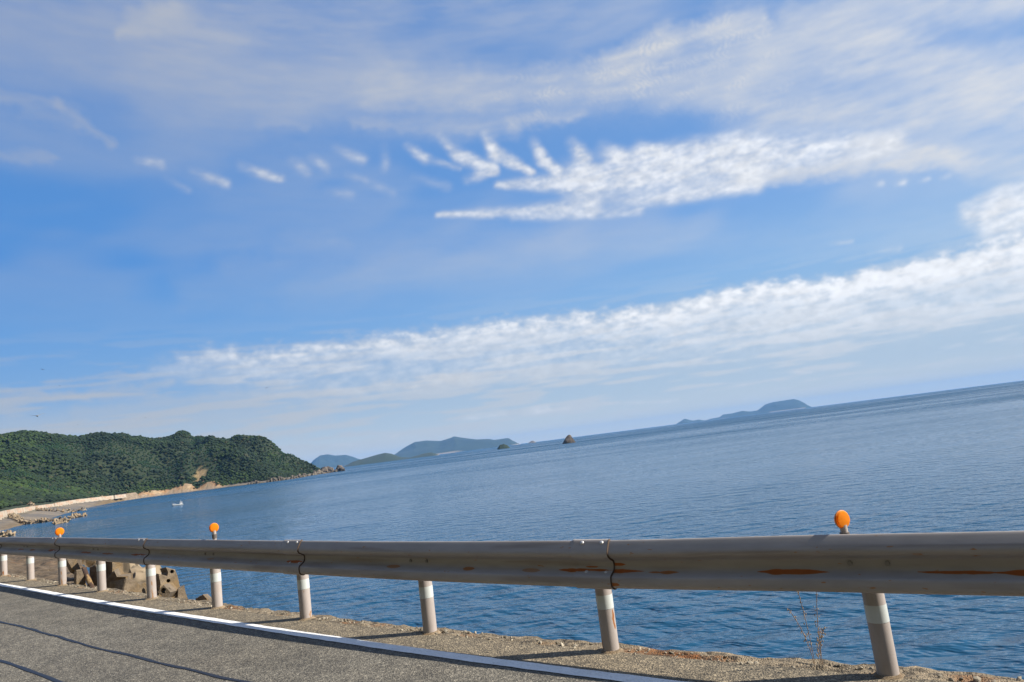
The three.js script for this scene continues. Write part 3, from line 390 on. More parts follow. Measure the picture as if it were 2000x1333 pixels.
function boulderGeo(s, det = 4, sq = [1, 1, 1]) { let g = mergeVertices(new THREE.IcosahedronGeometry(1, det).deleteAttribute('uv').deleteAttribute('normal')); const p = g.attributes.position; for (let i = 0; i < p.count; i++) { const x = p.getX(i), y = p.getY(i), z = p.getZ(i); let k = s > 15 ? 0.35 + 1.3 * Math.pow(f3(x * 1.5 + s * 3.1, y * 1.1 + 5, z * 1.5 + s, 4, 890), 1.2) : 0.62 + 0.75 * f3(x * 0.9 + s * 3.1, y * 0.9 + 5, z * 0.9 + s, 4, 890); k = Math.floor(k * 9) / 9 * 0.45 + k * 0.55; p.setXYZ(i, x * k * sq[0], y * k * sq[1], z * k * sq[2]); } g = g.toNonIndexed(); g.computeVertexNormals(); return toCreasedNormals(g, 0.5); }
const rockVerts = (g, cols, sc) => { const p = g.attributes.position, c = []; for (let i = 0; i < p.count; i++) { const k = f3(p.getX(i) * sc, p.getY(i) * sc, p.getZ(i) * sc, 4, 900), q = ss(0.35, 0.65, k); for (let j = 0; j < 3; j++) c.push(lerp(cols[0][j], cols[1][j], q)); } g.setAttribute('color', new THREE.Float32BufferAttribute(c, 3)); return g; };
const rockMat = std({ vertexColors: true, roughness: 0.95 });
[['bould', 0.5, 'tan rounded boulder between the block pile and the water'], ['bould2', 0.42, 'smaller tan boulder nearest the water behind the post'], ['bould3', 0.5, 'pale boulder partly hidden behind the upright block']].forEach(([k, s, label], i) => { const m = mesh('boulder', rockVerts(boulderGeo(i + 23), [[0.10, 0.078, 0.05], [0.24, 0.185, 0.12]], 3.5), rockMat); m.scale.setScalar(s); m.position.set(B[k][0], B[k][1] - 0.25, B[k][2]); tag(m, label, 'boulder'); });
// rubble filling the gaps under the blocks down to the water
{
  const g = grid(60, 24, (u, v) => { const t = lerp(8.2, 15.5, u), dd = v * 4, k = ss(8.2, 11, t), y = -0.75 - 1.2 * (1 - k) - dd * 0.75 + (fbm(t * 1.6, dd * 1.6, 3, 910) - 0.5) * 0.9 * ss(0, 0.5, dd), p = onPath(t, -0.3 - dd, y); return [p[0], p[1], p[2], t / 2, dd / 2]; }, { flip: true });
  structure(mesh('rubble_slope', flatGeo(g), blockMat), 'rubble bank below the concrete blocks', 'rubble');
}
// dry weed on the wall crest
{
  const base = onPath(0.45, -0.10, -0.01), w = thing('dry_weed', 'thin dry brown weed stalks on the wall crest left of the nearest post', 'weed', base);
  const wm = std({ color: rgb(0.20, 0.13, 0.08), roughness: 1 }), sm_ = std({ color: rgb(0.30, 0.22, 0.14), roughness: 1, side: THREE.DoubleSide });
  for (let k = 0; k < 5; k++) {
    const h = [0.52, 0.60, 0.36, 0.28, 0.2][k], a = [0.4, 2.6, 4, 1.2, 5.4][k], lean = [0.05, 0.06, 0.12, 0.1, 0.14][k], pts = []; for (let i = 0; i <= 6; i++) { const q = i / 6; pts.push(new THREE.Vector3(Math.cos(a) * (0.03 + lean * q * q), h * q, Math.sin(a) * (0.03 + lean * q * q))); }
    const c = new THREE.CatmullRomCurve3(pts), st = mesh('stalk', new THREE.TubeGeometry(c, 14, 0.0022, 5), wm, w), seeds = [];
    for (let i = 0; i < 34; i++) { const q = rr(0.25, 1), p = c.getPoint(q), s = new THREE.OctahedronGeometry(rr(0.002, 0.0055), 0); s.scale(1, rr(1.2, 2.4), 1); s.translate(p.x + rr(-0.016, 0.016), p.y, p.z + rr(-0.016, 0.016)); seeds.push(s); }
    mesh('seed_head', mergeGeometries(seeds), sm_, st).userData.kind = 'stuff';
  }
}

// ---------------------------------------------------------------- the wooded headland across the bay
const coast = [[-105,-120],[-128,-165],[-142,-200],[-176,-246],[-190,-275],[-205,-320],[-245,-395],[-300,-500],[-352,-600],[-388,-690],[-400,-742],[-385,-768],[-350,-772],[-312,-762],[-275,-728],[-248,-712],[-238,-742],[-252,-820],[-266,-915],[-251,-962],[-262,-985],[-330,-1040],[-480,-1140],[-700,-1230],[-1000,-1230],[-1150,-800],[-1000,-300],[-500,-60],[-230,-50]];
const ridge = [[-677.22,91.19,-802.42],[-603.67,88.83,-797.24],[-565.43,88.25,-812.64],[-543.52,79.93,-851.28],[-519.34,82.09,-877.89],[-510.18,77.49,-917.72],[-502.29,72.71,-956.09],[-482.32,76.16,-1010.83],[-449.21,68.38,-1004.09],[-410.55,66.17,-977.27],[-369.59,61.59,-961.41],[-335.66,52.47,-941.98],[-314.41,45.14,-933.47],[-293.01,31.27,-929.93],[-277.31,18.83,-929.52],[-262.78,7.25,-928.53]], spurs = [[[-565.49,85.35,-812.6],[-496.66,56.6,-702.09],[-419.01,24.05,-585.52]],[[-543.58,77.51,-851.25],[-481.46,54.12,-736.61],[-419.54,23.51,-633.71]],[[-519.42,79.59,-877.84],[-468.99,54.75,-768.15],[-433.03,32.49,-672.67]],[[-519.42,79.59,-877.84],[-449.72,54.74,-802.59],[-402.09,25.49,-748.88]],[[-510.25,75.53,-917.68],[-469.44,62.74,-860.25],[-403.17,27.0,-782.21]],[[-482.56,71.15,-1010.71],[-441.84,52.82,-897.09],[-390.2,16.82,-788.76]],[[-391.55,59.31,-903.83],[-379.86,45.66,-837.92],[-370.11,17.65,-776.28]],[[-391.55,59.31,-903.83],[-346.87,36.1,-808.75],[-314.28,12.54,-735.68]],[[-391.55,59.31,-903.83],[-329.32,39.56,-816.06],[-266.08,11.61,-711.9]],[[-335.84,49.82,-941.92],[-304.13,33.4,-825.77],[-252.49,7.34,-738.0]],[[-314.6,42.52,-933.41],[-282.16,21.22,-854.63],[-260.2,4.92,-819.69]],[[-543.58,77.51,-851.25],[-448.84,42.62,-721.83],[-393.52,16.4,-661.85]],[[-565.49,85.35,-812.6],[-480.92,47.19,-700.87],[-382.4,18.9,-562.29]],[[-603.69,86.55,-797.22],[-507.14,53.39,-682.14],[-388.1,20.32,-521.42]]], wallPts = [[-180.46,5.33,-227.01,2.8200000000000003],[-203.54,5.63,-278.56,3.12],[-242.17,6.04,-343.15,3.31],[-278.56,5.98,-409.18,3.71],[-309.85,5.92,-472.46,3.63],[-312.11,6.17,-476.95,3.68],[-343.99,6.71,-551.52,4.23],[-364.99,6.39,-620.63,3.8],[-371.95,6.18,-648.97,3.61],[-372.89,6.14,-653.04,3.65],[-381.49,6.05,-686.07,3.67]];
function coastDist(x, z) { // metres inland, negative at sea
  let best = 1e9, inside = false; const n = coast.length;
  for (let i = 0, j = n - 1; i < n; j = i++) {
    const [ax, az] = coast[j], [bx, bz] = coast[i], ex = bx - ax, ez = bz - az, t = clamp(((x - ax) * ex + (z - az) * ez) / (ex * ex + ez * ez)), d = Math.hypot(x - ax - ex * t, z - az - ez * t);
    if (d < best) best = d;
    if ((az > z) !== (bz > z) && x < ex * (z - az) / ez + ax) inside = !inside;
  }
  return inside ? best : -best;
}
const segs = [];
for (let i = 1; i < ridge.length; i++) segs.push([ridge[i - 1].map((v, k) => k === 1 ? v - 11 : v), ridge[i].map((v, k) => k === 1 ? v - 11 : v), 92, 1]);
for (const s of spurs) for (let i = 1; i < s.length; i++) segs.push([s[i - 1].map((v, k) => k === 1 ? v - 10 : v), s[i].map((v, k) => k === 1 ? v - 10 : v), 44, 0.96]);
const smax = (a, b, k) => { const h = Math.max(0, k - Math.abs(a - b)) / k; return Math.max(a, b) + h * h * k * 0.25; };
const segH = (x, z) => {
  let main = 0, spur = 0;
  for (const [a, b, w, f] of segs) { const ex = b[0] - a[0], ez = b[2] - a[2], t = clamp(((x - a[0]) * ex + (z - a[2]) * ez) / (ex * ex + ez * ez)), d = Math.hypot(x - a[0] - ex * t, z - a[2] - ez * t); if (d > w * 2.6) continue; const h = lerp(a[1], b[1], t) * f * Math.exp(-Math.pow(d / w, f < 1 ? 1.7 : 1.9)); if (f < 1) spur = smax(spur, h, 4); else main = Math.max(main, h); }
  return smax(main, spur, 12);
};
function wallDist(x, z) { let best = 1e9, side = 0, y = 0; for (let i = 1; i < wallPts.length; i++) { const a = wallPts[i - 1], b = wallPts[i], ex = b[0] - a[0], ez = b[2] - a[2], L2 = ex * ex + ez * ez, t = clamp(((x - a[0]) * ex + (z - a[2]) * ez) / L2), px = x - a[0] - ex * t, pz = z - a[2] - ez * t, d = Math.hypot(px, pz); if (d < best) { best = d; side = (ex * pz - ez * px) / Math.sqrt(L2); y = lerp(a[3], b[3], t); } } return [best, side, y]; }
const bluffH = (az) => { const l = [[-29, 3], [-28, 6], [-26.6, 5], [-25.9, 6], [-25.3, 12], [-24.95, 10], [-24.7, 3], [-24.45, 3], [-24.2, 9], [-23.4, 8], [-22.9, 3]]; for (let i = 1; i < l.length; i++) if (az <= l[i][0]) return lerp(l[i - 1][1], l[i][1], clamp((az - l[i - 1][0]) / (l[i][0] - l[i - 1][0]))); return 3; };
const azOf = (x, z) => Math.atan2(x, -z) / R;
function terrain(x, z) { // [height, inland distance, bluff 0..1]
  const d = coastDist(x, z), az = azOf(x, z);
  if (d < -14) return [-4, d, 0, 0];
  const far = Math.hypot(x, z), bluff = far > 650 ? ss(-29.2, -28.4, az) * (1 - ss(-23.2, -22.6, az)) : 0;
  let h = d < 0 ? d * 0.18 : Math.min(d * 0.13, 3.4) + Math.max(0, d - 26) * 0.015;
  if (bluff > 0) h = lerp(h, Math.min(d * 0.10, 0.6) + ss(5, 11, d + (fbm(x * 0.06, z * 0.06, 3, 915) - 0.5) * 6) * bluffH(az) * 0.8 * (0.6 + 0.8 * fbm(x * 0.07, z * 0.07, 3, 920)), bluff);
  const [wd, side, wy] = wallDist(x, z); let inl = d;
  if (wd < 60 && d > 0) { if (side < 0) { h = lerp(h, wy + 1.6 + wd * 0.02, ss(1.5, 4, wd)); } else { h = lerp(wy - 0.5, h - 0.9, ss(0, 18, wd)); inl = Math.min(inl, 12); } }
  const k = ss(12, 75, inl); const tipK = ss(60, 0, Math.hypot(x + 256, z + 962));
  const hh = segH(x, z); const rv = Math.abs(fbm(x * 0.011, z * 0.011, 3, 932) - 0.5) * 2; const nz = -17 * (1 - ss(0.0, 0.5, rv)) + 4 + (fbm(x * 0.02, z * 0.02, 3, 930) - 0.5) * 16 * ss(100, 60, hh) + (fbm(x * 0.05, z * 0.05, 3, 935) - 0.5) * 4;
  const up = Math.max(0, hh + nz * ss(5, 30, hh) * (1 - 0.85 * ss(42, 62, hh))) * k + k * 6;
  return [h + up * 1.0, d, bluff, side > 0 && wd < 60 ? 1 : 0, wd, tipK];
}
const groundTex = tex(512, 512, (x, y) => { const k = 0.75 + 0.5 * tfbm(x / 512, y / 512, 9, 5, 940); return [k * 0.8, k * 0.8, k * 0.8]; });
const scars = [[-24.3, 6.5, 1.0]]; // bare landslip above the bluff: azimuth, half width m
let hillGeo; const HX0 = -1060, HX1 = -100, HZ0 = -1130, HZ1 = -110, HS = 4, HNX = (HX1 - HX0) / HS, HNZ = (HZ1 - HZ0) / HS, heights = new Float32Array((HNX + 1) * (HNZ + 1)), bare = new Float32Array(heights.length);
const SLIP = [-382, -778]; // foot of the landslip
{
  const pos = [], col = [], uv = [], ok = [];
  for (let j = 0; j <= HNZ; j++) for (let i = 0; i <= HNX; i++) {
    const x = HX0 + i * HS, z = HZ0 + j * HS, [h, d, bluff, sea_, wd] = terrain(x, z), o = j * (HNX + 1) + i;
    heights[o] = h; ok.push(d > -14);
    let c, b = 0; const n = fbm(x * 0.05, z * 0.05, 4, 950), n1 = fbm(x * 0.2, z * 0.2, 3, 955);
    const ex = x - (-367), ez = z - (-813), slip = (1 - ss(0.7, 1.2, Math.hypot((ex * 0.9 - ez * 0.43) / 5, (ez * 0.9 + ex * 0.43) / 13) + (n1 - 0.5) * 0.8));
    if (d < 14 && !bluff || sea_) { const wet = ss(5, 1, d), gv = ss(0.45, 0.6, n); c = [lerp(lerp(0.17, 0.26, gv), 0.22, wet), lerp(lerp(0.15, 0.21, gv), 0.15, wet), lerp(lerp(0.125, 0.15, gv), 0.07, wet)]; b = 1; }
    else if (bluff && d < 24 + (n - 0.5) * 14) { const q = ss(0.4, 0.6, n1); c = [lerp(0.40, 0.46, q), lerp(0.22, 0.33, q), lerp(0.10, 0.19, q)]; b = d < 3 + bluffH(azOf(x, z)) * 0.75 + (n1 - 0.5) * 18 ? 1 : 0; if (d < 6) c = [0.33, 0.25, 0.17]; }
    else { c = [0.030, 0.045, 0.016]; b = 0; }
    if (slip > 0.3) { c = [lerp(c[0], 0.46, slip), lerp(c[1], 0.32, slip), lerp(c[2], 0.15, slip)]; b = Math.max(b, slip > 0.5 ? 1 : 0); }
    bare[o] = b; pos.push(x, h, z); col.push(...c); uv.push(x / 9, z / 9);
  }
  const idx = []; for (let j = 0; j < HNZ; j++) for (let i = 0; i < HNX; i++) { const a = j * (HNX + 1) + i, b = a + 1, c = a + HNX + 1, d = c + 1; if (ok[a] && ok[b] && ok[c] && ok[d]) idx.push(a, c, b, b, c, d); }
  hillGeo = new THREE.BufferGeometry(); hillGeo.setAttribute('position', new THREE.Float32BufferAttribute(pos, 3)); hillGeo.setAttribute('color', new THREE.Float32BufferAttribute(col, 3)); hillGeo.setAttribute('uv', new THREE.Float32BufferAttribute(uv, 2)); hillGeo.setIndex(idx); hillGeo.computeVertexNormals();
  structure(mesh('headland', hillGeo, std({ vertexColors: true, map: groundTex, roughness: 1 })), 'hilly headland with orange earth bluffs and a pebble beach', 'headland');
}
const hAt = (x, z) => { const u = clamp((x - HX0) / HS, 0, HNX - 1.01), v = clamp((z - HZ0) / HS, 0, HNZ - 1.01), i = Math.floor(u), j = Math.floor(v), o = j * (HNX + 1) + i, a = u - i, b = v - j; return lerp(lerp(heights[o], heights[o + 1], a), lerp(heights[o + HNX + 1], heights[o + HNX + 2], a), b); };
const bareAt = (x, z) => { const i = clamp(Math.round((x - HX0) / HS), 0, HNX), j = clamp(Math.round((z - HZ0) / HS), 0, HNZ); return bare[j * (HNX + 1) + i]; };
// the wood: tree crowns over the hills
{
  const crown = (s, n) => { // a crown of leafy clumps
    const parts = []; for (let k = 0; k < n; k++) { const a = rr(0, 6.28), e = rr(-0.25, 1), r = Math.sqrt(1 - Math.min(0.95, e * e)) * rr(0.35, 0.72); let g = new THREE.IcosahedronGeometry(rr(0.26, 0.46), 1).deleteAttribute('uv'); const p = g.attributes.position; for (let i = 0; i < p.count; i++) { const q = 0.72 + 0.6 * f3(p.getX(i) * 4 + k, p.getY(i) * 4, p.getZ(i) * 4 + s, 2, 960); p.setXYZ(i, p.getX(i) * q, p.getY(i) * q * 0.8, p.getZ(i) * q); } g.translate(Math.cos(a) * r, e * 0.55, Math.sin(a) * r); g.computeVertexNormals(); parts.push(g); }
    return mergeGeometries(parts);
  };
  const geos = [crown(1, 9), crown(5, 11), crown(9, 8), crown(3, 6)], lists = [[], [], [], []];
  const q = new THREE.Quaternion(), e = new THREE.Euler(), M = new THREE.Matrix4();
  for (let x = HX0 + 5; x < HX1 - 5; x += 2.7) for (let z = HZ0 + 5; z < HZ1 - 5; z += 2.7) {
    const px = x + rr(-1.8, 1.8), pz = z + rr(-1.8, 1.8), r0 = rnd(), r1 = rnd(), r2 = rnd(), r3 = rnd();
    const az = azOf(px, pz); if (az < -43 || az > -13) continue;
    const d = coastDist(px, pz); if (d < 9) continue; const wl_ = wallDist(px, pz); if (wl_[0] < 7) continue; const b = bareAt(px, pz); if (b > 0.5) continue;
    const h = hAt(px, pz); const D = Math.hypot(px, pz), slopeE = (h + 9 - 6.5) / D; let hid = false;
    for (let k = 1; k < 14 && !hid; k++) { const f = 1 - k * 0.025; if ((hAt(px * f, pz * f) + 2 - 6.5) / (D * f) > slopeE + 0.002) hid = true; }
    if (hid) continue;
    const zone = fbm(px * 0.011, pz * 0.011, 3, 970), grove = zone > 0.56 && d > 40 && h < 70; const type = grove ? (r0 < 0.8 ? 3 : 0) : Math.floor(r0 * 3);
    const edge = ss(30, 9, d), sz = (grove ? rr(1.1, 1.6) : lerp(1.3, 3.0, Math.pow(r1, 2.0))) * (1 - 0.42 * edge);
    e.set((r2 - 0.5) * 0.25, r1 * 6.28, (r3 - 0.5) * 0.25);
    const tone = clamp(fbm(px * 0.022, pz * 0.022, 4, 980) * 2.0 - 0.62) * 0.62 + Math.pow(r3, 1.8) * 0.42; let c = grove ? [0.008 + 0.006 * tone, 0.027 + 0.018 * tone, 0.007 + 0.003 * tone] : [lerp(0.004, 0.040, tone * tone), lerp(0.015, 0.072, tone * tone), lerp(0.003, 0.007, tone)];
    if (r2 > 0.975) c = [0.04, 0.042, 0.016]; 
    lists[type].push([M.compose(new THREE.Vector3(px, h + sz * (grove ? 0.5 : 0.45), pz), q.setFromEuler(e), new THREE.Vector3(sz * (grove ? 1.0 : 1.1), sz * (grove ? 1.35 : rr(0.8, 1.15)), sz * (grove ? 1.0 : 1.1))).clone(), rgb(...c)]);
  }
  const lm = std({ roughness: 0.95 });
  lists.forEach((l, i) => { const im = new THREE.InstancedMesh(geos[i], lm, l.length); l.forEach(([m, c], k) => { im.setMatrixAt(k, m); im.setColorAt(k, c); }); im.castShadow = im.receiveShadow = true; im.name = numbered('forest'); scene.add(im); stuff(im, ['dense dark evergreen wood covering the headland hills', 'mixed broadleaf wood covering the headland hills', 'bushy lower wood on the headland hills', 'stands of brighter green young trees on the lower slopes'][i], 'forest'); });
}
// the pale sea wall along the far beach, in its separate runs
{
  const wallTex = tex(512, 256, (x, y) => { const u = x / 512, v = y / 256, a = tfbm(u, v, 4, 5, 1000), st = ss(0.48, 0.66, tfbm(u, v, 3, 4, 1010)); const k = 0.66 + 0.16 * (a - 0.5); return [k, k * lerp(0.93, 0.82, st), k * lerp(0.83, 0.68, st)]; });
  const wm = std({ map: wallTex, roughness: 0.9 });
  [[0, 4, 'long pale stained concrete beach wall at the left edge below the wood'], [5, 8, 'pale concrete beach wall beyond the gap with a pinkish stain'], [9, 10, 'short last run of pale concrete wall beside the orange bluff']].forEach(([i0, i1, label]) => {
    const w = thing('beach_wall', label, 'wall', [wallPts[i0][0], 0, wallPts[i0][2]], 'pale walls along the far beach'); let n = 0;
    for (let i = i0; i < i1; i++) {
      const a = wallPts[i], b = wallPts[i + 1], L = Math.hypot(b[0] - a[0], b[2] - a[2]), k = Math.max(1, Math.round(L / 14));
      for (let s = 0; s < k; s++) { // poured bays
        const p = [0, 1].map((e) => { const q = (s + e) / k; return [0, 1, 2, 3].map((c) => lerp(a[c], b[c], q)); }), dx = (p[1][0] - p[0][0]), dz = (p[1][2] - p[0][2]), l = Math.hypot(dx, dz), nx = -dz / l, nz = dx / l, off = rr(-0.05, 0.05), lift = rr(-0.06, 0.06), th = 0.9, gap = 0.03;
        const v = []; for (const [e, o, t] of [[0, 0, 1], [1, 0, 1], [1, 1, 1], [0, 1, 1], [0, 0, 0], [1, 0, 0], [1, 1, 0], [0, 1, 0]]) { const c = p[e], g = (e ? -1 : 1) * gap / l; v.push([c[0] + dx * g - nx * (o * th - off + (t ? 0 : -0.25 * (1 - o))) - w.position.x, (t ? c[1] + lift : c[3] - 0.8), c[2] + dz * g - nz * (o * th - off + (t ? 0 : -0.25 * (1 - o))) - w.position.z]); }
        const pos = [], uv = [], quad = (A, B2, C, D) => { for (const [q, uu, vv] of [[A, 0, 0], [B2, 1, 0], [C, 1, 1], [A, 0, 0], [C, 1, 1], [D, 0, 1]]) { pos.push(...v[q]); uv.push((n * 0.37 + uu * l / 22), vv * 0.7); } };
        quad(4, 5, 1, 0); quad(0, 1, 2, 3); quad(6, 7, 3, 2); quad(5, 6, 2, 1); quad(7, 4, 0, 3);
        const g = new THREE.BufferGeometry(); g.setAttribute('position', new THREE.Float32BufferAttribute(pos, 3)); g.setAttribute('uv', new THREE.Float32BufferAttribute(uv, 2)); g.computeVertexNormals(); mesh('wall_bay', g, wm, w); n++;
      }
    }
  });
}
// groynes of concrete tetrapods on the far beach
{
  const leg = () => { const g = new THREE.CylinderGeometry(0.26, 0.42, 1.25, 8, 1); g.translate(0, 0.6, 0); return g; };
  const dirs = [[0, 1, 0], [0.94, -0.33, 0], [-0.47, -0.33, 0.82], [-0.47, -0.33, -0.82]], tet = mergeGeometries(dirs.map((d) => { const g = leg(); g.applyQuaternion(new THREE.Quaternion().setFromUnitVectors(new THREE.Vector3(0, 1, 0), new THREE.Vector3(...d).normalize())); return g; }));
  const mats = [[0.22, 0.16, 0.095], [0.16, 0.12, 0.075], [0.27, 0.21, 0.135], [0.11, 0.085, 0.06]].map((c) => std({ color: rgb(...c), roughness: 0.95 }));
  const lines = [[[-223.8,0.0,-310.34],[-179.36,0.0,-260.47],[-168.63,-0.0,-258.2],[-167.96,0.0,-273.56]],[[-325.94,0.0,-467.77],[-262.32,0.0,-393.28],[-253.79,0.0,-396.56],[-251.67,0.0,-408.69]],[[-366.95,0.0,-563.51],[-405.12,0.0,-649.13],[-394.72,0.0,-674.8]],[[-142.26,0.0,-216.13],[-144.5,-0.0,-225.63]],[[-125.89,0.0,-170.45],[-124.35,0.0,-172.67]]], spec = [[82, 1.6, 0.95, 'brown concrete tetrapod in the longest breakwater row on the far beach'], [72, 2.4, 1.05, 'brown concrete tetrapod in the second breakwater row below the pale wall'], [84, 3.4, 1.1, 'brown concrete tetrapod heaped beneath the far run of pale wall'], [14, 1.4, 0.85, 'brown concrete tetrapod in the short detached row standing in the water'], [18, 3.4, 0.95, 'pale tetrapod heaped at the near end of the far beach']], groups = ['tetrapods of the longest row', 'tetrapods of the second row', 'tetrapods under the far wall', 'tetrapods standing in the water', 'tetrapods at the near end of the beach'];
  lines.forEach((l, n) => {
    const [count, wide, size, label] = spec[n]; const c = new THREE.CatmullRomCurve3(l.map((p) => new THREE.Vector3(...p)));
    for (let k = 0; k < count; k++) {
      const p = c.getPointAt((k + rnd()) / count), q = Math.abs(rr(-1, 1)) * wide * (rnd() < 0.5 ? -1 : 1), x = p.x + q * 0.9, z = p.z + q * 0.5, g = Math.max(-0.2, hAt(x, z) > -3 ? hAt(x, z) : -0.2);
      const m = mesh('tetrapod', tet, mats[Math.floor(rnd() * 4)]); m.position.set(x, g + 0.35 + (1 - Math.abs(q) / wide) * rr(0.1, 1.1), z); m.rotation.set(rnd() * 6, rnd() * 6, rnd() * 6); m.scale.setScalar(size * rr(0.8, 1.15)); tag(m, label, 'tetrapod', groups[n]);
    }
  });
}
// rocks along the foot of the headland and off its tip
{
  const at = (az, d) => [Math.sin(az * R) * d, -Math.cos(az * R) * d], geos = [0, 1, 2, 3].map((s) => rockVerts(boulderGeo(20 + s, 3), [[0.035, 0.03, 0.024], [0.17, 0.14, 0.10]], 2.2));
  const spots = []; for (let k = 0; k < 46; k++) { const q = k / 46, i = lerp(14, 19, q), a = coast[Math.floor(i)], b = coast[Math.min(19, Math.floor(i) + 1)], f = i % 1; spots.push([lerp(a[0], b[0], f) + rr(-7, 1.5), lerp(a[1], b[1], f) + rr(-3, 3), lerp(1.0, 3.0, Math.pow(rnd(), 1.6)) * (q > 0.6 ? 1.15 : 0.9)]); }
  for (const [x, z, s] of spots) { const m = mesh('shore_rock', geos[Math.floor(rnd() * 4)], rockMat), g = hAt(x, z); m.position.set(x, Math.max(-0.3, Math.min(g, 3)) + s * 0.15, z); m.scale.set(s * rr(0.8, 1.3), s * rr(0.9, 1.5), s * rr(0.8, 1.3)); m.rotation.y = rnd() * 6; tag(m, 'jagged grey rock at the waterline below the wooded point', 'rock', 'rocks along the foot of the headland'); }
  let g = mesh('tip_rock', rockVerts(boulderGeo(31, 4), [[0.035, 0.03, 0.025], [0.15, 0.12, 0.09]], 2), rockMat); g.position.set(-247, 0.2, -962); g.scale.set(7, 6.5, 6); tag(g, 'dark hump of rock standing just off the tip of the headland', 'rock');
  g = mesh('tip_rock', rockVerts(boulderGeo(32, 4), [[0.035, 0.03, 0.025], [0.15, 0.12, 0.09]], 2), rockMat); g.position.set(-263, 1.5, -955); g.scale.set(9, 7, 8); tag(g, 'rocky end of the headland where the wood stops', 'rock');
}
// ---------------------------------------------------------------- sea stack, islands, boat, birds
{
  const S = [[42.4,0.0,-834.15],[57.78,0.0,-816.85],[51.84,9.1,-832.39]], cx = (S[0][0] + S[1][0]) / 2, cz = S[0][2], w = (S[1][0] - S[0][0]) / 2;
  let g = mergeVertices(new THREE.IcosahedronGeometry(1, 5).deleteAttribute('uv').deleteAttribute('normal')); const p = g.attributes.position;
  for (let i = 0; i < p.count; i++) { const x = p.getX(i), y = p.getY(i), z = p.getZ(i), n = f3(x * 1.6 + 4, y * 1.6, z * 1.6 + 2, 4, 1100); const yy = Math.max(-0.1, y), taper = 1 - 0.74 * (yy > 0 ? yy : 0); p.setXYZ(i, (x * taper / Math.max(0.35, Math.sqrt(1 - y * y * 0.8))) * (0.72 + 0.5 * n) + 0.12 * yy, yy * (0.86 + 0.28 * n), z * taper * (0.8 + 0.4 * n)); }
  g = toCreasedNormals(g.toNonIndexed(), 0.6); const m = mesh('sea_stack', rockVerts(g, [[0.022, 0.018, 0.015], [0.10, 0.078, 0.058]], 2), rockMat); m.position.set(cx, -0.4, cz); m.scale.set(w * 1.08, S[2][1] + 0.9, w); tag(m, 'pointed brown rock standing alone in the sea near the horizon', 'rock');
}
function island(key, pts, depth, label, tones, shore) {
  const n = 90, mrows = 26, L = pts.map((p) => new THREE.Vector2(Math.hypot(p[0] - pts[0][0], p[2] - pts[0][2]), p[1])), len = L[L.length - 1].x, sil = (u) => { const s = u * len; for (let i = 1; i < L.length; i++) if (s <= L[i].x) return lerp(L[i - 1].y, L[i].y, (s - L[i - 1].x) / (L[i].x - L[i - 1].x || 1)); return 0; };
  const a = pts[0], b = pts[pts.length - 1], dir = new THREE.Vector3(b[0] - a[0], 0, b[2] - a[2]).normalize(), nor = new THREE.Vector3(dir.z, 0, -dir.x); if (nor.x * a[0] + nor.z * a[2] < 0) nor.negate();
  const g = grid(n, mrows, (u, v) => {
    const c = (v - 0.5) * 2, s = sil(u), k = Math.pow(Math.max(0, 1 - Math.pow(Math.abs(c), 1.6)), 0.9), f = fbm(u * len / 420 + 3, c * depth / 420 + 7, 5, 1200), h = Math.max(-3, s * k * lerp(1, 0.40 + 1.15 * f, ss(0.02, 0.5, Math.abs(c))) - 3 * (1 - k)), w = depth * (0.45 + 0.55 * ss(0, 0.12, u) * ss(1, 0.88, u));
    const x = a[0] + dir.x * u * len + nor.x * c * w, z = a[2] + dir.z * u * len + nor.z * c * w, q = fbm(u * len / 90, c * depth / 90, 4, 1210), sh = ss(shore * 1.0, shore * 0.4, h + (q - 0.5) * shore * 1.4) * ss(0.42, 0.62, fbm(u * len / 140, 5, 3, 1220)), base = tones[0].map((t, i) => lerp(t, tones[1][i], q));
    return [x, h, z, u, v, base.map((t, i) => lerp(t, tones[2][i], sh))];
  });
  structure(mesh('island', g, std({ vertexColors: true, roughness: 1, side: THREE.DoubleSide })), label, 'island');
}
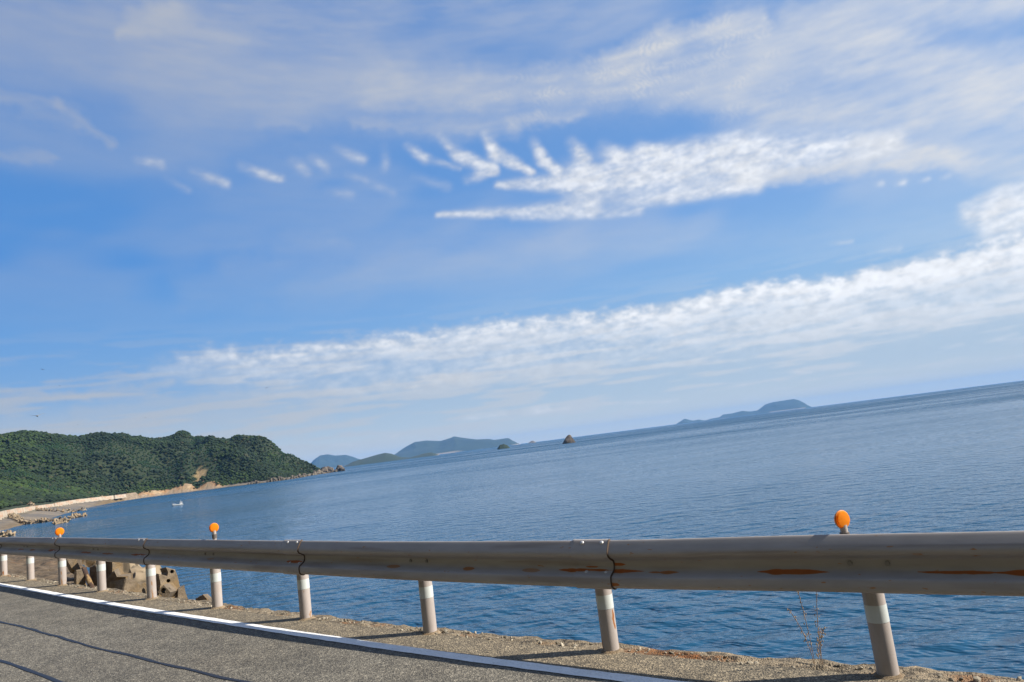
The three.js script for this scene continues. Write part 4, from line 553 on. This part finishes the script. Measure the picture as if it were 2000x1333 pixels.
{
  const I = {"a":[[-3187.38,40.83,-10528.09],[-3096.21,147.32,-10555.26],[-3001.3,201.99,-10582.64],[-2895.82,203.31,-10611.99],[-2792.27,171.19,-10639.7],[-2650.0,164.11,-10676.02],[-2545.76,120.51,-10701.36],[-2476.81,81.42,-10717.53],[-2336.16,25.39,-10749.06],[-2049.03,-57.41,-10807.47]],"b":[[-1039.52,-1.33,-4069.33],[-974.28,24.44,-4085.44],[-903.95,35.47,-4101.57],[-846.96,45.5,-4113.72],[-798.41,50.91,-4123.41],[-762.46,40.51,-4130.21],[-721.85,17.85,-4137.5],[-665.58,6.27,-4146.93],[-621.48,13.79,-4153.77],[-583.03,20.61,-4159.34],[-542.16,21.3,-4164.86],[-505.91,4.97,-4169.42],[-480.84,-7.01,-4172.38]],"c":[[-1829.77,-8.13,-9322.12],[-1694.03,66.34,-9347.74],[-1556.89,141.37,-9371.56],[-1420.46,197.22,-9393.2],[-1275.42,199.09,-9413.99],[-1092.98,169.66,-9436.92],[-957.05,192.83,-9451.67],[-915.24,207.71,-9455.81],[-791.86,172.25,-9466.94],[-628.38,131.75,-9479.2],[-461.36,117.6,-9488.79],[-396.36,96.06,-9491.73],[-213.13,100.0,-9497.61],[-151.38,52.01,-9498.79],[-52.23,-20.71,-9499.86]],"d":[[-62.33,1.85,-1598.79],[-55.77,8.92,-1599.03],[-46.46,10.58,-1599.33],[-37.97,5.57,-1599.55],[-33.05,-0.68,-1599.66]],"e":[[26.19,3.08,-5499.94],[47.3,14.8,-5499.8],[63.22,16.69,-5499.64],[84.78,1.57,-5499.35]],"f":[[2672.13,-36.41,-12926.71],[2769.39,24.01,-12906.22],[2883.47,82.02,-12881.21],[2997.01,25.86,-12855.27],[3110.81,33.46,-12828.2],[3191.82,-0.07,-12808.29],[3323.8,23.06,-12774.68],[3452.05,28.36,-12740.62],[3525.76,68.01,-12720.42],[3668.09,66.51,-12680.11],[3837.42,87.99,-12629.89],[3955.91,58.02,-12593.28],[4078.78,63.14,-12554.03],[4212.87,146.55,-12509.67],[4336.16,168.7,-12467.47],[4494.57,172.06,-12411.24],[4650.82,175.36,-12353.54],[4723.35,146.95,-12325.99],[4791.26,93.02,-12299.75],[4896.11,-9.68,-12258.39]]}, wood = [[0.012, 0.024, 0.012], [0.028, 0.042, 0.020], [0.34, 0.26, 0.18]];
  island('a', I.a, 700, 'low hazy blue hill far behind the tip of the headland', wood, 0.1);
  island('b', I.b, 200, 'dark green wooded island in front of the blue mountain', wood, 5);
  island('c', I.c, 900, 'broad hazy blue mountain across the water left of the sea rock', wood, 6);
  island('d', I.d, 13, 'small dark rounded islet in front of the blue mountain end', wood, 3.5);
  island('e', I.e, 30, 'tiny low islet right of the blue mountain', [[0.10, 0.08, 0.06], [0.14, 0.11, 0.08], [0.2, 0.15, 0.1]], 3);
  island('f', I.f, 1000, 'long hazy blue island on the right part of the horizon', wood, 0.1);
}
{
  const P = [-125.35,0.0,-258.57], b = thing('fishing_boat', 'small white fishing boat with cabin and mast lying off the headland', 'boat', [P[0], 0, P[2]]);
  const white = std({ color: rgb(0.48, 0.49, 0.50), roughness: 0.45 }), dark = std({ color: rgb(0.04, 0.06, 0.06), roughness: 0.4 }), grey = std({ color: rgb(0.30, 0.30, 0.30), roughness: 0.7 }), glass = std({ color: rgb(0.02, 0.03, 0.04), roughness: 0.1 });
  const L = 6.0, st = 26, ring = (s) => { const q = s / st, x = lerp(-L / 2, L / 2, q), w = 0.95 * Math.pow(Math.sin(Math.min(1, 0.10 + q * 1.05) * Math.PI / 2), 0.55) * (q < 0.02 ? 0.05 : 1), top = 0.62 + 0.75 * Math.pow(1 - q, 2.2), keel = -0.25 + 0.5 * Math.pow(1 - q, 5); return { x: x - 0.5 * Math.pow(1 - q, 3), w, top, keel }; };
  const hull = grid(st, 12, (u, v, i, j) => { const r = ring(i), a = (j / 12 - 0.5) * Math.PI, k = Math.sin(a), y = lerp(r.top, r.keel, Math.pow(Math.cos(a), 0.8)); return [r.x, y, k * r.w * (0.75 + 0.25 * Math.abs(k)), u, v]; });
  mesh('hull', hull, std({ color: rgb(0.48, 0.49, 0.50), roughness: 0.4, side: THREE.DoubleSide }), b);
  const stripe = grid(st, 4, (u, v, i, j) => { const r = ring(i), y = lerp(-0.1, 0.16, v); return [r.x, y, r.w * lerp(0.80, 0.93, v) + 0.012, u, v]; }), s2 = stripe.clone(); s2.scale(1, 1, -1); mesh('waterline_stripe', mergeGeometries([stripe, s2]), std({ color: rgb(0.03, 0.07, 0.06), roughness: 0.5, side: THREE.DoubleSide }), b);
  mesh('deck', grid(st, 2, (u, v, i) => { const r = ring(i); return [r.x, r.top - 0.16, (v - 0.5) * 2 * r.w * 0.9, u, v]; }, { flip: true }), std({ color: rgb(0.45, 0.46, 0.45), roughness: 0.8, side: THREE.DoubleSide }), b);
  const cab = mesh('cabin', prism([[-0.75, 0], [0.75, 0], [0.68, 1.35], [-0.5, 1.35], [-0.72, 0.75]], 1.15, 0.04), white, b); cab.position.set(1.75, 0.46, 0);
  for (const [x, s] of [[1.5, 0.48], [2.12, 0.4]]) for (const sd of [-1, 1]) { const w = mesh('window', new THREE.BoxGeometry(s, 0.42, 0.03), glass, cab); w.position.set(x - 1.75, 0.92, sd * 0.625); }
  const fw = mesh('window', new THREE.BoxGeometry(0.03, 0.5, 0.9), glass, cab); fw.position.set(-0.665, 1.02, 0); fw.rotation.z = -0.35;
  const roof = mesh('roof', prism([[-0.85, 0], [0.8, 0], [0.8, 0.07], [-0.85, 0.07]], 1.3, 0.02), white, b); roof.position.set(1.75, 1.86, 0);
  const mast = mesh('mast', new THREE.CylinderGeometry(0.045, 0.06, 1.5, 10), white, b); mast.position.set(1.8, 2.65, 0);
  const arm = mesh('cross_arm', new THREE.CylinderGeometry(0.03, 0.03, 0.9, 8), white, mast); arm.rotation.x = Math.PI / 2; arm.position.y = 0.2;
  const box = mesh('fish_box', new THREE.BoxGeometry(0.7, 0.4, 0.8), dark, b); box.position.set(0.0, 0.75, 0); const drum = mesh('winch', new THREE.CylinderGeometry(0.18, 0.18, 0.7, 14), grey, b); drum.rotation.x = Math.PI / 2; drum.position.set(-0.95, 0.85, 0);
  const rail = mesh('bow_rail', new THREE.TubeGeometry(new THREE.CatmullRomCurve3([new THREE.Vector3(-1.2, 1.15, 0.8), new THREE.Vector3(-2.6, 1.7, 0.55), new THREE.Vector3(-3.4, 1.85, 0), new THREE.Vector3(-2.6, 1.7, -0.55), new THREE.Vector3(-1.2, 1.15, -0.8)]), 30, 0.025, 6), white, b);
  b.rotation.y = 0.42 + 0.25; b.scale.setScalar(0.57);
}
{
  const birdLabels = ['grey gull with raised wings low over the wooded hill at left', 'dark bird gliding highest at the far left', 'dark bird gliding in the sky above the end of the headland', 'tiny dark bird just above the hill ridge', 'tiny bird between the high gliding bird and the gull', 'tiny dot of a bird skimming the left ridge'];
  const B2 = [[-53.18,16.14,-78.72,20],[-83.11,29.92,-124.87,7],[-49.66,23.68,-141.54,8],[-92.79,24.38,-177.17,5],[-108.09,33.62,-168.27,4],[-115.8,25.8,-187.06,4]];
  B2.forEach(([x, y, z, px], i) => {
    const d = Math.hypot(x, y - 6.5, z), span = px / 1400 * d * 1.2, k = span / 1.3, dih = i === 0 ? 0.5 : 0.16, g = [];
    // body, wings and tail as one surface: rows along the span
    const rows = 25, ringN = 10, wing = grid(rows - 1, ringN, (u, v, i_, j_) => {
      const s = (u - 0.5) * 2, a = Math.abs(s), chord = a < 0.12 ? lerp(0.62, 0.26, a / 0.12) : 0.34 * Math.pow(1 - (a - 0.12) / 0.88, 0.5) + 0.02, th = a < 0.12 ? lerp(0.075, 0.02, a / 0.12) : 0.015 * (1 - a) + 0.002, sweep = a < 0.12 ? 0.02 : 0.10 * Math.sin((a - 0.12) * 3.0) - 0.16 * Math.max(0, a - 0.45), c = v * Math.PI * 2, up = dih * 0.65 * (a - 0.28 * a * a) * (i === 0 ? 1 - 0.35 * a : 1);
      return [s * 0.65, up + Math.sin(c) * th, -sweep - Math.cos(c) * chord / 2, u, v];
    });
    g.push(wing); const geo = wing; geo.computeVertexNormals();
    const m = mesh('bird', geo, std({ color: i === 0 ? rgb(0.20, 0.20, 0.19) : rgb(0.035, 0.032, 0.030), roughness: 0.8, side: THREE.DoubleSide })); m.position.set(x, y, z); m.scale.setScalar(k); m.rotation.order = 'YXZ'; m.rotation.set(0.1, Math.atan2(-x, -z) + [0.2, 0.6, -0.5, 0.4, 1, 0.3][i], [0.1, -0.1, 0.15, 0, 0.1, 0][i]); tag(m, birdLabels[i], 'bird', 'birds over the bay');
  });
}

renderer.render(scene, camera);
